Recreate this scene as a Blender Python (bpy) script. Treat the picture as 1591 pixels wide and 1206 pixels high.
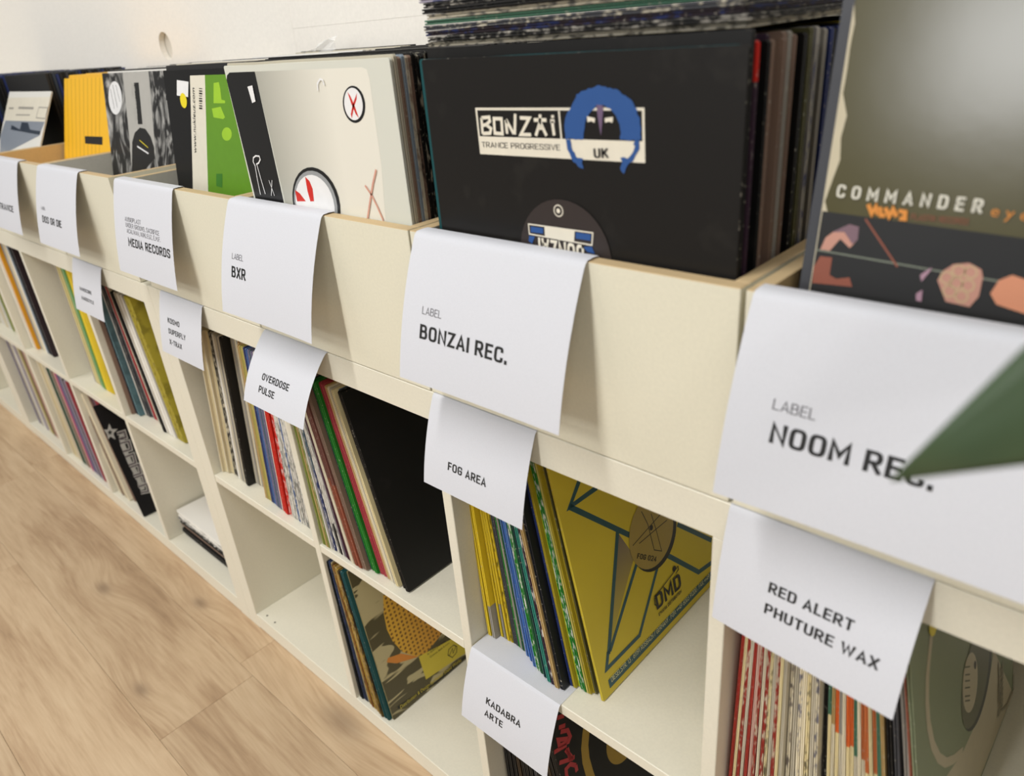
import bpy, bmesh, math, random
from mathutils import Vector, Matrix, noise
random.seed(7)
scene = bpy.context.scene
for o in list(bpy.data.objects): bpy.data.objects.remove(o)
COL = scene.collection
R = math.radians

# ---------------------------------------------------------------- camera, sky, lights, exposure
cam_d = bpy.data.cameras.new('camera'); cam = bpy.data.objects.new('camera', cam_d); COL.objects.link(cam)
RC = [[0.7364255635, 0.6718983797, -0.0789300752], [0.2474284167, -0.3760870079, -0.8929377028], [-0.6296479715, 0.6380526074, -0.443206839]]
CAM = Vector((0.2380156, -0.4628199, 1.1270999))
m = Matrix(((RC[0][0], -RC[1][0], -RC[2][0], CAM.x), (RC[0][1], -RC[1][1], -RC[2][1], CAM.y), (RC[0][2], -RC[1][2], -RC[2][2], CAM.z), (0, 0, 0, 1)))
cam.matrix_world = m
cam_d.sensor_width = 36; cam_d.lens = 1155.4426 / 1591 * 36
cam_d.clip_start = 0.02
cam_d.dof.use_dof = True; cam_d.dof.focus_distance = 0.94; cam_d.dof.aperture_fstop = 4.9
scene.camera = cam
scene.view_settings.view_transform = 'Standard'; scene.view_settings.look = 'None'
scene.view_settings.gamma = 1; scene.view_settings.use_curve_mapping = False
scene.view_settings.exposure = -0.43
w = bpy.data.worlds.new('world'); scene.world = w; w.use_nodes = True
bg = w.node_tree.nodes['Background']; bg.inputs[0].default_value = (1.0, 0.97, 0.92, 1); bg.inputs[1].default_value = 0.36

def area(name, loc, sx, sy, power, col=(1, 0.97, 0.92)):
    d = bpy.data.lights.new(name, 'AREA'); d.shape = 'RECTANGLE'; d.size = sx; d.size_y = sy; d.energy = power; d.color = col
    o = bpy.data.objects.new(name, d); COL.objects.link(o); o.location = loc
    return o
# ceiling tubes running away from the shelves, 2.75 m up, facing down
for tx, tp in ((-3.0, 30), (-0.5, 50), (2.2, 26)):
    area('ceiling_tube', (tx, -1.30, 2.75), 0.14, 1.5, tp, (1, .985, .965))
    area('ceiling_tube', (tx, -3.60, 2.75), 0.14, 1.5, tp * 1.6, (1, .985, .965))
# added area light across the room, puts the glare on the olive cover
o_ = area('glare_light', (-1.25, -7.5, 2.75), 1.5, 1.3, 130, (.97, .98, 1)); o_.rotation_euler = (R(90), 0, 0)

# ---------------------------------------------------------------- colours and materials
def lin(h):
    h = h.lstrip('#'); c = [int(h[i:i+2], 16) / 255 for i in (0, 2, 4)]
    return tuple(((v / 12.92) if v <= .04045 else ((v + .055) / 1.055) ** 2.4) for v in c) + (1,)
PAL = dict(cream='#e6dcc0', cream2='#d9cdae', cream3='#e8d9a8', greycream='#cbc3ae', grey='#a39e94', white='#e9e6dd', white2='#efece4', black='#1b1a19', ink='#121212',
 tan='#c2a46c', brown='#8a5a2c', khaki='#b8ac5e', navy='#27356a', steelblue='#4a6ba0', greypurple='#77718f', slate='#4b5f6c', red='#d0281c', red2='#b03438', olive='#8f9a4c',
 purple='#6c5773', maroon='#4d2432', brownred='#6d443c', rust='#8e4e3a', greybrown='#8d7464', teal='#123438', green='#1f7a26', rosered='#a83c46', pink='#d8a08c',
 yellow='#e3c832', yellowolive='#b8a52e', dkgrey='#45464a', dkgreen='#1f5a38', blue2='#2f5fa8', tealgreen='#2e8070', plum='#3c2838', nightblue='#14181f', lime2='#b2bd28',
 paleyellow2='#d8cc70', dkolive='#5c5a3a', redbrick='#a8382e', pinkcream='#d8b4a4', orange2='#dc6a30', orange3='#c47040', seagreen='#4f7a62', tealgrey='#5f7f86', crimson='#a8202c',
 mustard='#b0a138', slategrey='#878892', green2='#5d9150', palegreen='#9fc09a', amber='#e2a02c', steelgrey='#8794a0', plumblack='#2e2328', gold='#a98a34', dkslate='#333c48',
 dkbrown='#3e2e1c', tealdark='#174b4e', mauve='#7a5f68', magenta='#c24c84', lilacgrey='#a89fae', dk='#1e1c1b', blue='#23508f', brownlabel='#3a2c28', silverlight='#e4e1d6',
 steel='#9a9c9c', palegrey='#b9b6ae', dkgreen2='#3c7a24', lime='#9ecb2e', amberstripe='#c99a1e', slate2='#8b929c', tealblue='#1f4f5a', indigo='#453a5a', paleyellow='#e6e2a8',
 ochre='#a8924a', orange='#d88a34', lemon='#d8c640', beige='#b9ad90', dkbeige='#8f866c', flesh='#c48f7c', peach='#d8906c', sage='#7c8272', sand='#c8aa84', pinkish='#b08a9a', offwhite='#dcd8c8')
PAL['brown_'] = '#2e2522'
def N(nt, t, **k):
    n = nt.nodes.new(t)
    for a, b in k.items(): setattr(n, a, b)
    return n
MC = {}
def mat(name, col, rough=.5, spec=.5, bump=None, metallic=0, jitter=0):
    key = (name, col, rough)
    if key in MC: return MC[key]
    mt = bpy.data.materials.new(name); mt.use_nodes = True; nt = mt.node_tree; b = nt.nodes['Principled BSDF']
    c = lin(PAL.get(col, col)); b.inputs['Base Color'].default_value = c; b.inputs['Roughness'].default_value = rough
    b.inputs['Specular IOR Level'].default_value = spec; b.inputs['Metallic'].default_value = metallic
    tc = N(nt, 'ShaderNodeTexCoord'); nz = N(nt, 'ShaderNodeTexNoise'); nz.inputs['Scale'].default_value = (bump or (60, .03))[0]; nz.inputs['Detail'].default_value = 4
    nt.links.new(tc.outputs['Object'], nz.inputs['Vector'])
    bp_ = N(nt, 'ShaderNodeBump'); bp_.inputs['Strength'].default_value = (bump or (60, .03))[1]; bp_.inputs['Distance'].default_value = .002
    nt.links.new(nz.outputs['Fac'], bp_.inputs['Height']); nt.links.new(bp_.outputs[0], b.inputs['Normal'])
    mx = N(nt, 'ShaderNodeMixRGB', blend_type='MULTIPLY'); mx.inputs[0].default_value = .12; mx.inputs[1].default_value = c
    nt.links.new(nz.outputs['Fac'], mx.inputs[2]); nt.links.new(mx.outputs[0], b.inputs['Base Color'])
    MC[key] = mt; return mt

def sleeve_mats(code, glossy=.42):
    """face and edge material of a record sleeve; code 'a', 'a~b' (mottled wear of b), 'a/b:z' (upper a, lower b)"""
    if ('s', code, glossy) in MC: return MC[('s', code, glossy)]
    out = []
    main, _, mott = code.partition('~')
    lo = None; thr = .5
    if '/' in main: main, _, lo = main.partition('/')
    if lo and ':' in lo: lo, _, t = lo.partition(':'); thr = float(t)
    if mott and ':' in mott: mott, _, t = mott.partition(':')
    for kind in ('sleeve_face', 'sleeve_edge'):
        mt = bpy.data.materials.new(kind + '_' + main); mt.use_nodes = True; nt = mt.node_tree; b = nt.nodes['Principled BSDF']; L = nt.links.new
        b.inputs['Roughness'].default_value = glossy if kind == 'sleeve_face' else .6; b.inputs['Specular IOR Level'].default_value = .55 if glossy < .3 else .28
        tc = N(nt, 'ShaderNodeTexCoord'); oi = N(nt, 'ShaderNodeObjectInfo')
        off = N(nt, 'ShaderNodeVectorMath', operation='SCALE'); off.inputs[0].default_value = (3.1, 7.7, 5.3); L(oi.outputs['Random'], off.inputs['Scale'])
        add = N(nt, 'ShaderNodeVectorMath', operation='ADD'); L(tc.outputs['Object'], add.inputs[0]); L(off.outputs[0], add.inputs[1])
        src = None
        cm = N(nt, 'ShaderNodeRGB'); cm.outputs[0].default_value = lin(PAL[main]); src = cm.outputs[0]
        if lo:
            sp = N(nt, 'ShaderNodeSeparateXYZ'); L(tc.outputs['Object'], sp.inputs[0])
            ad = N(nt, 'ShaderNodeMath', operation='MULTIPLY_ADD'); L(oi.outputs['Random'], ad.inputs[0]); ad.inputs[1].default_value = .012; L(sp.outputs['Y'], ad.inputs[2])
            lt = N(nt, 'ShaderNodeMath', operation='LESS_THAN'); L(ad.outputs[0], lt.inputs[0]); lt.inputs[1].default_value = thr * .314
            mx = N(nt, 'ShaderNodeMixRGB'); L(lt.outputs[0], mx.inputs[0]); L(src, mx.inputs[1]); mx.inputs[2].default_value = lin(PAL[lo]); src = mx.outputs[0]
        if mott:
            mp = N(nt, 'ShaderNodeMapping'); mp.inputs['Scale'].default_value = (120, 85, 330) if kind == 'sleeve_edge' else (30, 30, 30); L(add.outputs[0], mp.inputs[0])
            nz = N(nt, 'ShaderNodeTexNoise'); nz.inputs['Scale'].default_value = 1; nz.inputs['Detail'].default_value = 3; L(mp.outputs[0], nz.inputs['Vector'])
            cr = N(nt, 'ShaderNodeValToRGB'); cr.color_ramp.elements[0].position = .50; cr.color_ramp.elements[1].position = .62; cr.color_ramp.elements[1].color = (.8, .8, .8, 1) if kind == 'sleeve_edge' else (.35, .35, .35, 1); L(nz.outputs['Fac'], cr.inputs[0])
            mx = N(nt, 'ShaderNodeMixRGB'); L(cr.outputs[0], mx.inputs[0]); L(src, mx.inputs[1]); mx.inputs[2].default_value = lin(PAL[mott]); src = mx.outputs[0]
        # rubbed edges
        nz = N(nt, 'ShaderNodeTexNoise'); nz.inputs['Scale'].default_value = 260 if kind == 'sleeve_edge' else 25; nz.inputs['Detail'].default_value = 5; L(add.outputs[0], nz.inputs['Vector'])
        cr = N(nt, 'ShaderNodeValToRGB'); cr.color_ramp.elements[0].position = .62; cr.color_ramp.elements[1].position = .70; L(nz.outputs['Fac'], cr.inputs[0])
        ml = N(nt, 'ShaderNodeMath', operation='MULTIPLY'); L(cr.outputs[0], ml.inputs[0]); ml.inputs[1].default_value = .5 if kind == 'sleeve_edge' else .008
        mx = N(nt, 'ShaderNodeMixRGB'); L(ml.outputs[0], mx.inputs[0]); L(src, mx.inputs[1]); mx.inputs[2].default_value = lin('#c9c2b0'); src = mx.outputs[0]
        # small tone shift from sleeve to sleeve
        hs = N(nt, 'ShaderNodeHueSaturation'); vr = N(nt, 'ShaderNodeMapRange'); L(oi.outputs['Random'], vr.inputs[0]); vr.inputs[3].default_value = .86; vr.inputs[4].default_value = 1.1
        L(vr.outputs[0], hs.inputs['Value']); L(src, hs.inputs['Color']); L(hs.outputs[0], b.inputs['Base Color'])
        bm_ = N(nt, 'ShaderNodeBump'); bm_.inputs['Strength'].default_value = .08; bm_.inputs['Distance'].default_value = .001; L(nz.outputs['Fac'], bm_.inputs['Height']); L(bm_.outputs[0], b.inputs['Normal'])
        out.append(mt)
    MC[('s', code, glossy)] = out
    return out

# ---------------------------------------------------------------- mesh helpers
def link(o, parent=None):
    COL.objects.link(o)
    if parent: o.parent = parent
    return o
def tag(o, label=None, cat=None, group=None, kind=None):
    if label: o['label'] = label
    if cat: o['category'] = cat
    if group: o['group'] = group
    if kind: o['kind'] = kind
    return o
def empty(name, loc, label, cat, group=None):
    o = bpy.data.objects.new(name, None); o.empty_display_size = .05; o.location = loc; link(o); return tag(o, label, cat, group)
class MB:
    def __init__(s): s.v = []; s.f = []; s.m = []
    def box(s, x0, y0, z0, x1, y1, z1, mi=0, top=None, b=0.0):
        k = len(s.v)
        if b > 0:   # chamfered along all edges
            bm = bmesh.new(); bmesh.ops.create_cube(bm, size=1)
            for v in bm.verts: v.co = Vector(((x0+x1)/2 + v.co.x*(x1-x0), (y0+y1)/2 + v.co.y*(y1-y0), (z0+z1)/2 + v.co.z*(z1-z0)))
            bmesh.ops.bevel(bm, geom=list(bm.edges), offset=b, segments=1, affect='EDGES')
            bm.verts.index_update()
            for v in bm.verts: s.v.append(tuple(v.co))
            for f in bm.faces:
                s.f.append([k + v.index for v in f.verts]); f.normal_update()
                s.m.append(top if (top is not None and f.normal.z > .5) else mi)
            bm.free(); return
        s.v += [(x0,y0,z0),(x1,y0,z0),(x1,y1,z0),(x0,y1,z0),(x0,y0,z1),(x1,y0,z1),(x1,y1,z1),(x0,y1,z1)]
        for q in ((3,2,1,0),(4,5,6,7),(0,1,5,4),(1,2,6,5),(2,3,7,6),(3,0,4,7)): s.f.append([k+i for i in q]); s.m.append(top if (top is not None and q == (4,5,6,7)) else mi)
    def poly(s, pts, mi=0): k = len(s.v); s.v += [tuple(p) for p in pts]; s.f.append(list(range(k, k+len(pts)))); s.m.append(mi)
    def mesh(s, name, mats):
        me = bpy.data.meshes.new(name); me.from_pydata(s.v, [], s.f); me.update()
        for q in mats: me.materials.append(q)
        for p, i in zip(me.polygons, s.m): p.material_index = i
        return me
    def obj(s, name, mats, parent=None):
        return link(bpy.data.objects.new(name, s.mesh(name, mats if isinstance(mats, (list, tuple)) else [mats])), parent)

# ---------------------------------------------------------------- the setting
def floor_mat():
    mt = bpy.data.materials.new('oak_laminate'); mt.use_nodes = True; nt = mt.node_tree; b = nt.nodes['Principled BSDF']; L = nt.links.new
    geo = N(nt, 'ShaderNodeNewGeometry'); oi = N(nt, 'ShaderNodeObjectInfo')
    P = geo.outputs['Position']
    # knots bend the grain round themselves
    warp = None; dark = None
    for (kx, ky, s, a) in KNOTS:
        d = N(nt, 'ShaderNodeVectorMath', operation='SUBTRACT'); L(P, d.inputs[0]); d.inputs[1].default_value = (kx, ky, 0)
        sc = N(nt, 'ShaderNodeVectorMath', operation='MULTIPLY'); L(d.outputs[0], sc.inputs[0]); sc.inputs[1].default_value = (.45 / s, 1 / s, 0)
        ln = N(nt, 'ShaderNodeVectorMath', operation='LENGTH'); L(sc.outputs[0], ln.inputs[0])
        sq = N(nt, 'ShaderNodeMath', operation='MULTIPLY'); L(ln.outputs['Value'], sq.inputs[0]); L(ln.outputs['Value'], sq.inputs[1])
        ng = N(nt, 'ShaderNodeMath', operation='MULTIPLY'); L(sq.outputs[0], ng.inputs[0]); ng.inputs[1].default_value = -1
        ex = N(nt, 'ShaderNodeMath', operation='EXPONENT'); L(ng.outputs[0], ex.inputs[0])
        am = N(nt, 'ShaderNodeMath', operation='MULTIPLY'); L(ex.outputs[0], am.inputs[0]); am.inputs[1].default_value = a
        n4 = N(nt, 'ShaderNodeMath', operation='MULTIPLY'); L(sq.outputs[0], n4.inputs[0]); n4.inputs[1].default_value = -14
        e4 = N(nt, 'ShaderNodeMath', operation='EXPONENT'); L(n4.outputs[0], e4.inputs[0])
        if warp is None: warp, dark = am.outputs[0], e4.outputs[0]
        else:
            q = N(nt, 'ShaderNodeMath', operation='ADD'); L(warp, q.inputs[0]); L(am.outputs[0], q.inputs[1]); warp = q.outputs[0]
            q = N(nt, 'ShaderNodeMath', operation='ADD'); L(dark, q.inputs[0]); L(e4.outputs[0], q.inputs[1]); dark = q.outputs[0]
    offs = N(nt, 'ShaderNodeVectorMath', operation='SCALE'); offs.inputs[0].default_value = (9, 5, 13); L(oi.outputs['Random'], offs.inputs['Scale'])
    cb = N(nt, 'ShaderNodeCombineXYZ'); L(warp, cb.inputs['Y'])
    a1 = N(nt, 'ShaderNodeVectorMath', operation='ADD'); L(P, a1.inputs[0]); L(offs.outputs[0], a1.inputs[1])
    a2 = N(nt, 'ShaderNodeVectorMath', operation='ADD'); L(a1.outputs[0], a2.inputs[0]); L(cb.outputs[0], a2.inputs[1])
    def noise_(sc, det, rough=.55, dist=0):
        mp = N(nt, 'ShaderNodeMapping'); mp.inputs['Scale'].default_value = sc; L(a2.outputs[0], mp.inputs[0])
        nz = N(nt, 'ShaderNodeTexNoise'); nz.inputs['Scale'].default_value = 1; nz.inputs['Detail'].default_value = det; nz.inputs['Roughness'].default_value = rough; nz.inputs['Distortion'].default_value = dist
        L(mp.outputs[0], nz.inputs['Vector']); return nz.outputs['Fac']
    broad = noise_((2.2, 13, 1), 3, .5, .6); fine = noise_((14, 210, 1), 4, .6, .2); mid = noise_((5, 60, 1), 4, .6, .8)
    def mixf(f1, w1, f2, w2):
        m1 = N(nt, 'ShaderNodeMath', operation='MULTIPLY'); L(f1, m1.inputs[0]); m1.inputs[1].default_value = w1
        m2 = N(nt, 'ShaderNodeMath', operation='MULTIPLY_ADD'); L(f2, m2.inputs[0]); m2.inputs[1].default_value = w2; L(m1.outputs[0], m2.inputs[2]); return m2.outputs[0]
    t = mixf(broad, .48, mid, .32); t2 = N(nt, 'ShaderNodeMath', operation='MULTIPLY_ADD'); L(fine, t2.inputs[0]); t2.inputs[1].default_value = .20; L(t, t2.inputs[2])
    cr = N(nt, 'ShaderNodeValToRGB'); e = cr.color_ramp.elements; e[0].position = .30; e[0].color = lin('#93785c'); e[1].position = .72; e[1].color = lin('#d6bf9e')
    x = cr.color_ramp.elements.new(.42); x.color = lin('#b09474'); x = cr.color_ramp.elements.new(.53); x.color = lin('#c3a988')
    L(t2.outputs[0], cr.inputs[0])
    mx = N(nt, 'ShaderNodeMixRGB'); dm = N(nt, 'ShaderNodeMath', operation='MULTIPLY'); L(dark, dm.inputs[0]); dm.inputs[1].default_value = .5; L(dm.outputs[0], mx.inputs[0]); L(cr.outputs[0], mx.inputs[1]); mx.inputs[2].default_value = lin('#5e4838')
    hs = N(nt, 'ShaderNodeHueSaturation'); vr = N(nt, 'ShaderNodeMapRange'); L(oi.outputs['Random'], vr.inputs[0]); vr.inputs[3].default_value = .94; vr.inputs[4].default_value = 1.06
    L(vr.outputs[0], hs.inputs['Value']); L(mx.outputs[0], hs.inputs['Color']); L(hs.outputs[0], b.inputs['Base Color'])
    b.inputs['Roughness'].default_value = .5; b.inputs['Specular IOR Level'].default_value = .35
    bp_ = N(nt, 'ShaderNodeBump'); bp_.inputs['Strength'].default_value = .15; bp_.inputs['Distance'].default_value = .0006; L(fine, bp_.inputs['Height']); L(bp_.outputs[0], b.inputs['Normal'])
    return mt
KNOTS = [(-1.466, -.168, .05, .035), (-1.081, -.242, .04, .02), (-1.225, -.046, .04, .02), (-.70, -.03, .10, .05)]
OAK = floor_mat()
fl = MB(); fl.box(-4.2, -1.6, -.03, 1.6, .41, -.0125); floor = tag(fl.obj('floor', mat('floor_underlay', '#5a4632', .8)), kind='structure')
rows = [-1.60, -1.41, -1.22, -1.03, -.84, -.65, -.46, -.27, -.08, .11, .30, .41]
starts = [-.1, -.5, .2, -.3, .1, -.62, -1.75, -.933, -.983, -.35, .2]
for i in range(len(rows) - 1):
    y0, y1 = rows[i], rows[i+1]; x = starts[i]
    while x > -4.2: x -= 1.29
    while x < 1.6:
        x0, x1 = max(x, -4.2), min(x + 1.29, 1.6)
        if x1 - x0 > .02:
            p = MB(); p.box(x0 + .0002, y0 + .0002, -.0124, x1 - .0002, y1 - .0002, 0, b=.0005); p.obj('plank', OAK, floor)
        x += 1.29

WALLM = mat('white_wall_board', '#fbf6ec', .75, .3, (180, .06))
wl = MB(); wl.box(-4.2, .412, 0, 1.6, .43, 2.2); wall = tag(wl.obj('wall_back', mat('wall_behind_boards', '#d9d4c8', .8)), kind='structure')
def board(x0, z0, x1, z1): b = MB(); b.box(x0 + .0001, .398, z0 + .0001, x1 - .0001, .411, z1 - .0001, b=.0002); b.obj('wall_panel', WALLM, wall)
board(-1.1, 0, 1.6, 1.143); board(-1.1, 1.143, 1.6, 2.2); board(-4.2, 0, -2.7, 2.2)
def holed_board(x0, z0, x1, z1, cx, cz, r):
    n = 32; b = MB(); yf, yb = .398, .411
    ring = [(cx + r*math.cos(2*math.pi*i/n), cz + r*math.sin(2*math.pi*i/n)) for i in range(n)]
    def rim(a):
        dx, dz = math.cos(a), math.sin(a); t = min(((x1 if dx > 0 else x0) - cx)/dx if abs(dx) > 1e-6 else 1e9, ((z1 if dz > 0 else z0) - cz)/dz if abs(dz) > 1e-6 else 1e9)
        return (cx + dx*t, cz + dz*t)
    ang = sorted([2*math.pi*i/n for i in range(n)] + [math.atan2(zz - cz, xx - cx) % (2*math.pi) for xx in (x0, x1) for zz in (z0, z1)])
    inn = [(cx + r*math.cos(a), cz + r*math.sin(a)) for a in ang]; out = [rim(a) for a in ang]; k = len(ang)
    for i in range(k):
        j = (i+1) % k
        b.poly([(inn[i][0], yf, inn[i][1]), (inn[j][0], yf, inn[j][1]), (out[j][0], yf, out[j][1]), (out[i][0], yf, out[i][1])])
        b.poly([(inn[i][0], yf, inn[i][1]), (inn[i][0], yb, inn[i][1]), (inn[j][0], yb, inn[j][1]), (inn[j][0], yf, inn[j][1])])
        b.poly([(out[i][0], yf, out[i][1]), (out[j][0], yf, out[j][1]), (out[j][0], yb, out[j][1]), (out[i][0], yb, out[i][1])])
    return b.obj('wall_panel', WALLM, wall)
holed_board(-2.6999, .0001, -1.1001, 2.2, -1.640, 1.1345, .030)

# ---------------------------------------------------------------- shelving units
SHELF = mat('white_foil', '#e7e2cf', .42, .45, (300, .02)); SHELF2 = mat('white_shelf_top', '#e8e6da', .38, .5, (300, .02))
H = .766
def unit(name, x0, label):
    """four columns, two rows; x0 = left outer face"""
    e = empty(name, (x0, 0, 0), label, 'shelving unit')
    def P(nm, *a):
        b = MB(); b.box(*a, b=.0008); o = b.obj(nm, SHELF, e); o.matrix_parent_inverse = Matrix.Translation((-x0, 0, 0)); return o
    x1 = x0 + .039 + 4*.336 + 3*.016 + .039
    P('side_panel', x0, 0, 0, x0 + .0385, .39, H); P('side_panel', x1 - .039, 0, 0, x1, .39, H)
    P('bottom_panel', x0 + .0388, .0005, .001, x1 - .0393, .39, .039); P('top_panel', x0 + .0388, .0, .727, x1 - .0393, .39, H)
    xs = x0 + .039
    for i in range(4):
        P('shelf_board', xs + .0002, .001, .375, xs + .3358, .389, .391)
        if i < 3: P('divider', xs + .3362, .0004, .0392, xs + .3518, .389, .7268)
        xs += .352
    return e
UR = unit('shelving_unit', -1.079, 'white open cube shelving unit on the right, with the camouflage and yellow triangle covers')
UL = unit('shelving_unit', -2.5502, 'white open cube shelving unit on the left, with the flat stack of records in it')
UF = unit('shelving_unit', -4.0214, 'white open cube shelving unit farthest away, at the left picture edge')
b = MB()
for (hx, hy) in ((-1.0164, .0125), (-.985, .0120)):
    b.poly([(hx + .0022*math.cos(t*math.pi/6), hy + .0022*math.sin(t*math.pi/6), .0392) for t in range(12)])
o = b.obj('screw_hole', mat('hole_dark', '#4a4438', .9), UR); o.matrix_parent_inverse = Matrix.Translation((1.079, 0, 0))

# ---------------------------------------------------------------- crates on the top
WOOD = mat('bare_chipboard_edge', '#ccb389', .6, .3, (500, .1)); CR = mat('cream_crate_foil', '#e4dfc9', .42, .45, (300, .02)); INN = mat('bare_board_inside', '#cfb07c', .6, .3, (200, .1))
SHADEIN = mat('crate_inside_grey', '#c9c5b8', .5, .3, (200, .05))  # greyer than the outer foil: shade of the white inside painted in
CZ0, CZ1 = .7672, .947
crates = {}
def crate(key, x0, x1, label, inside=None):
    e = empty('record_crate', (x0, 0, CZ0), label, 'crate', 'wooden record crates on the shelves')
    inside = inside or SHADEIN
    def P(nm, *a, mats=(CR, WOOD), top=1):
        b = MB(); b.box(*a, top=top, b=.0006); o = b.obj(nm, list(mats), e); o.matrix_parent_inverse = Matrix.Translation((-x0, 0, -CZ0)); return o
    t = .012
    P('front_panel', x0, 0, CZ0, x1, .014, CZ1)
    P('back_panel', x0, .378, CZ0, x1, .39, CZ1)
    for s in (0, 1):
        xa = x0 if s == 0 else x1 - t
        o = P('side_panel', xa, .0142, CZ0, xa + t, .3778, CZ1, mats=(CR, WOOD, inside))
        for p in o.data.polygons:
            if p.normal.x * (1 if s == 0 else -1) > .9: p.material_index = 2
    P('base_panel', x0 + t + .0002, .0142, CZ0 + .0003, x1 - t - .0002, .3778, .786, top=0)
    crates[key] = (x0 + t, x1 - t)
crate('N', .0165, .3745, 'cream record crate at the right, holding the tall olive cover', INN)
crate('B', -.3425, .0125, 'cream record crate holding the black cover with the blue tree')
crate('X', -.7005, -.3455, 'cream record crate holding the silver cover with the red crosses')
crate('M', -1.0585, -.7035, 'cream record crate holding the black, cream and green cover')
crate('D', -1.460, -1.105, 'cream record crate holding the black and white marbled cover')
crate('P', -1.818, -1.463, 'cream record crate with bare tan inside, holding the yellow covers', INN)
crate('Q', -2.176, -1.821, 'cream record crate at the left, holding the small grey picture cover')
crate('F', -2.534, -2.179, 'cream record crate farthest left, mostly outside the picture')

# ---------------------------------------------------------------- record sleeves
W = .314
SM = {}
def sleeve_mesh(t, var=0, open_=True):
    key = (round(t*2000), var, open_)
    if key in SM: return SM[key]
    t = key[0] / 2000; t = max(t, .001)
    rnd = random.Random(var * 17 + 3); c = .0018
    out = []
    nseg = 10
    for i in range(nseg + 1):                                   # front edge, a little rubbed and bent
        v = c + (W - 2*c) * i / nseg; j = rnd.uniform(-.0006, .0002) if 0 < i < nseg else 0
        out.append((0 - min(0, j), v, rnd.uniform(-1, 1) * .12 * t if 0 < i < nseg else 0))
    out += [(c, W, 0)]
    for i in range(1, 5): out.append((c + (W - 2*c)*i/5, W - abs(rnd.uniform(0, .0006)), 0))
    out += [(W - c, W, 0), (W, W - c, 0), (W, c, 0), (W - c, 0, 0), (c, 0, 0)]
    n = len(out); g = .0022 if open_ else .0002
    def off(p, d):
        u, v, k = p; return (min(max(u, d), W - d), min(max(v, d), W - d), k)
    lay = [(0, .0003), (-.12*t, 0), (-.36*t, 0), (-.40*t, g), (-.60*t, g), (-.64*t, 0), (-.88*t, 0), (-t, .0003)]
    vs = []; fs = []; ms = []
    for (w_, d) in lay:
        for p in out:
            u, v, k = off(p, d); vs.append((u, v, w_ + (k if w_ not in (0, -t) else 0)))
    for l in range(len(lay) - 1):
        for i in range(n):
            j = (i + 1) % n; fs.append((l*n + i, (l+1)*n + i, (l+1)*n + j, l*n + j)); ms.append(1)
    fs.append(tuple(range(n-1, -1, -1))); ms.append(0); fs.append(tuple((len(lay)-1)*n + i for i in range(n))); ms.append(0)
    me = bpy.data.meshes.new('sleeve'); me.from_pydata(vs, [], fs)
    me.materials.append(None); me.materials.append(None)
    for p, k in zip(me.polygons, ms): p.material_index = k
    me.update()
    # make normals point outwards
    bm = bmesh.new(); bm.from_mesh(me); bmesh.ops.recalc_face_normals(bm, faces=bm.faces); bm.to_mesh(me); bm.free()
    SM[key] = me; return me
def frame_matrix(o, eu, ev):
    eu = Vector(eu).normalized(); ev = Vector(ev).normalized(); n = eu.cross(ev)
    return Matrix(((eu.x, ev.x, n.x, o[0]), (eu.y, ev.y, n.y, o[1]), (eu.z, ev.z, n.z, o[2]), (0, 0, 0, 1)))
class Packed: v = []; f = []; m = []; mats = []
def pk_mat(col):
    if col not in Packed.mats: Packed.mats.append(col)
    return Packed.mats.index(col)
def sleeve(name, M, t, code, label, group=None, open_=True, glossy=.42, stuff=False):
    if stuff:                                       # past the first 300: joined into the one object of packed sleeves
        me = sleeve_mesh(t, random.randrange(5), open_); k = len(Packed.v); i = pk_mat(code.split('~')[0].split('/')[0])
        Packed.v += [tuple(M @ v.co) for v in me.vertices]
        for p in me.polygons: Packed.f.append([k + j for j in p.vertices]); Packed.m.append(i)
        return None
    o = bpy.data.objects.new(name, sleeve_mesh(t, random.randrange(5), open_)); o.matrix_world = M; link(o)
    fm, em = sleeve_mats(code, glossy)
    for i, q in enumerate((fm, em)): o.material_slots[i].link = 'OBJECT'; o.material_slots[i].material = q
    return tag(o, label, 'record', group)
def M_side(x, y, z, lean, yaw=0):
    a = R(lean); ev = Vector((-math.sin(a), 0, math.cos(a))); eu = Vector((math.sin(R(yaw))*1, math.cos(R(yaw)), 0)); eu = (eu - ev*eu.dot(ev)); return frame_matrix((x, y, z), eu, ev)
def M_up(x, y, z, lean): a = R(lean); return frame_matrix((x, y, z), (1, 0, 0), (0, math.sin(a), math.cos(a)))
def M_flat(x, y, z, yaw=0): a = R(yaw); return frame_matrix((x, y, z), (math.cos(a), math.sin(a), 0), (-math.sin(a), math.cos(a), 0))

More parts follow.
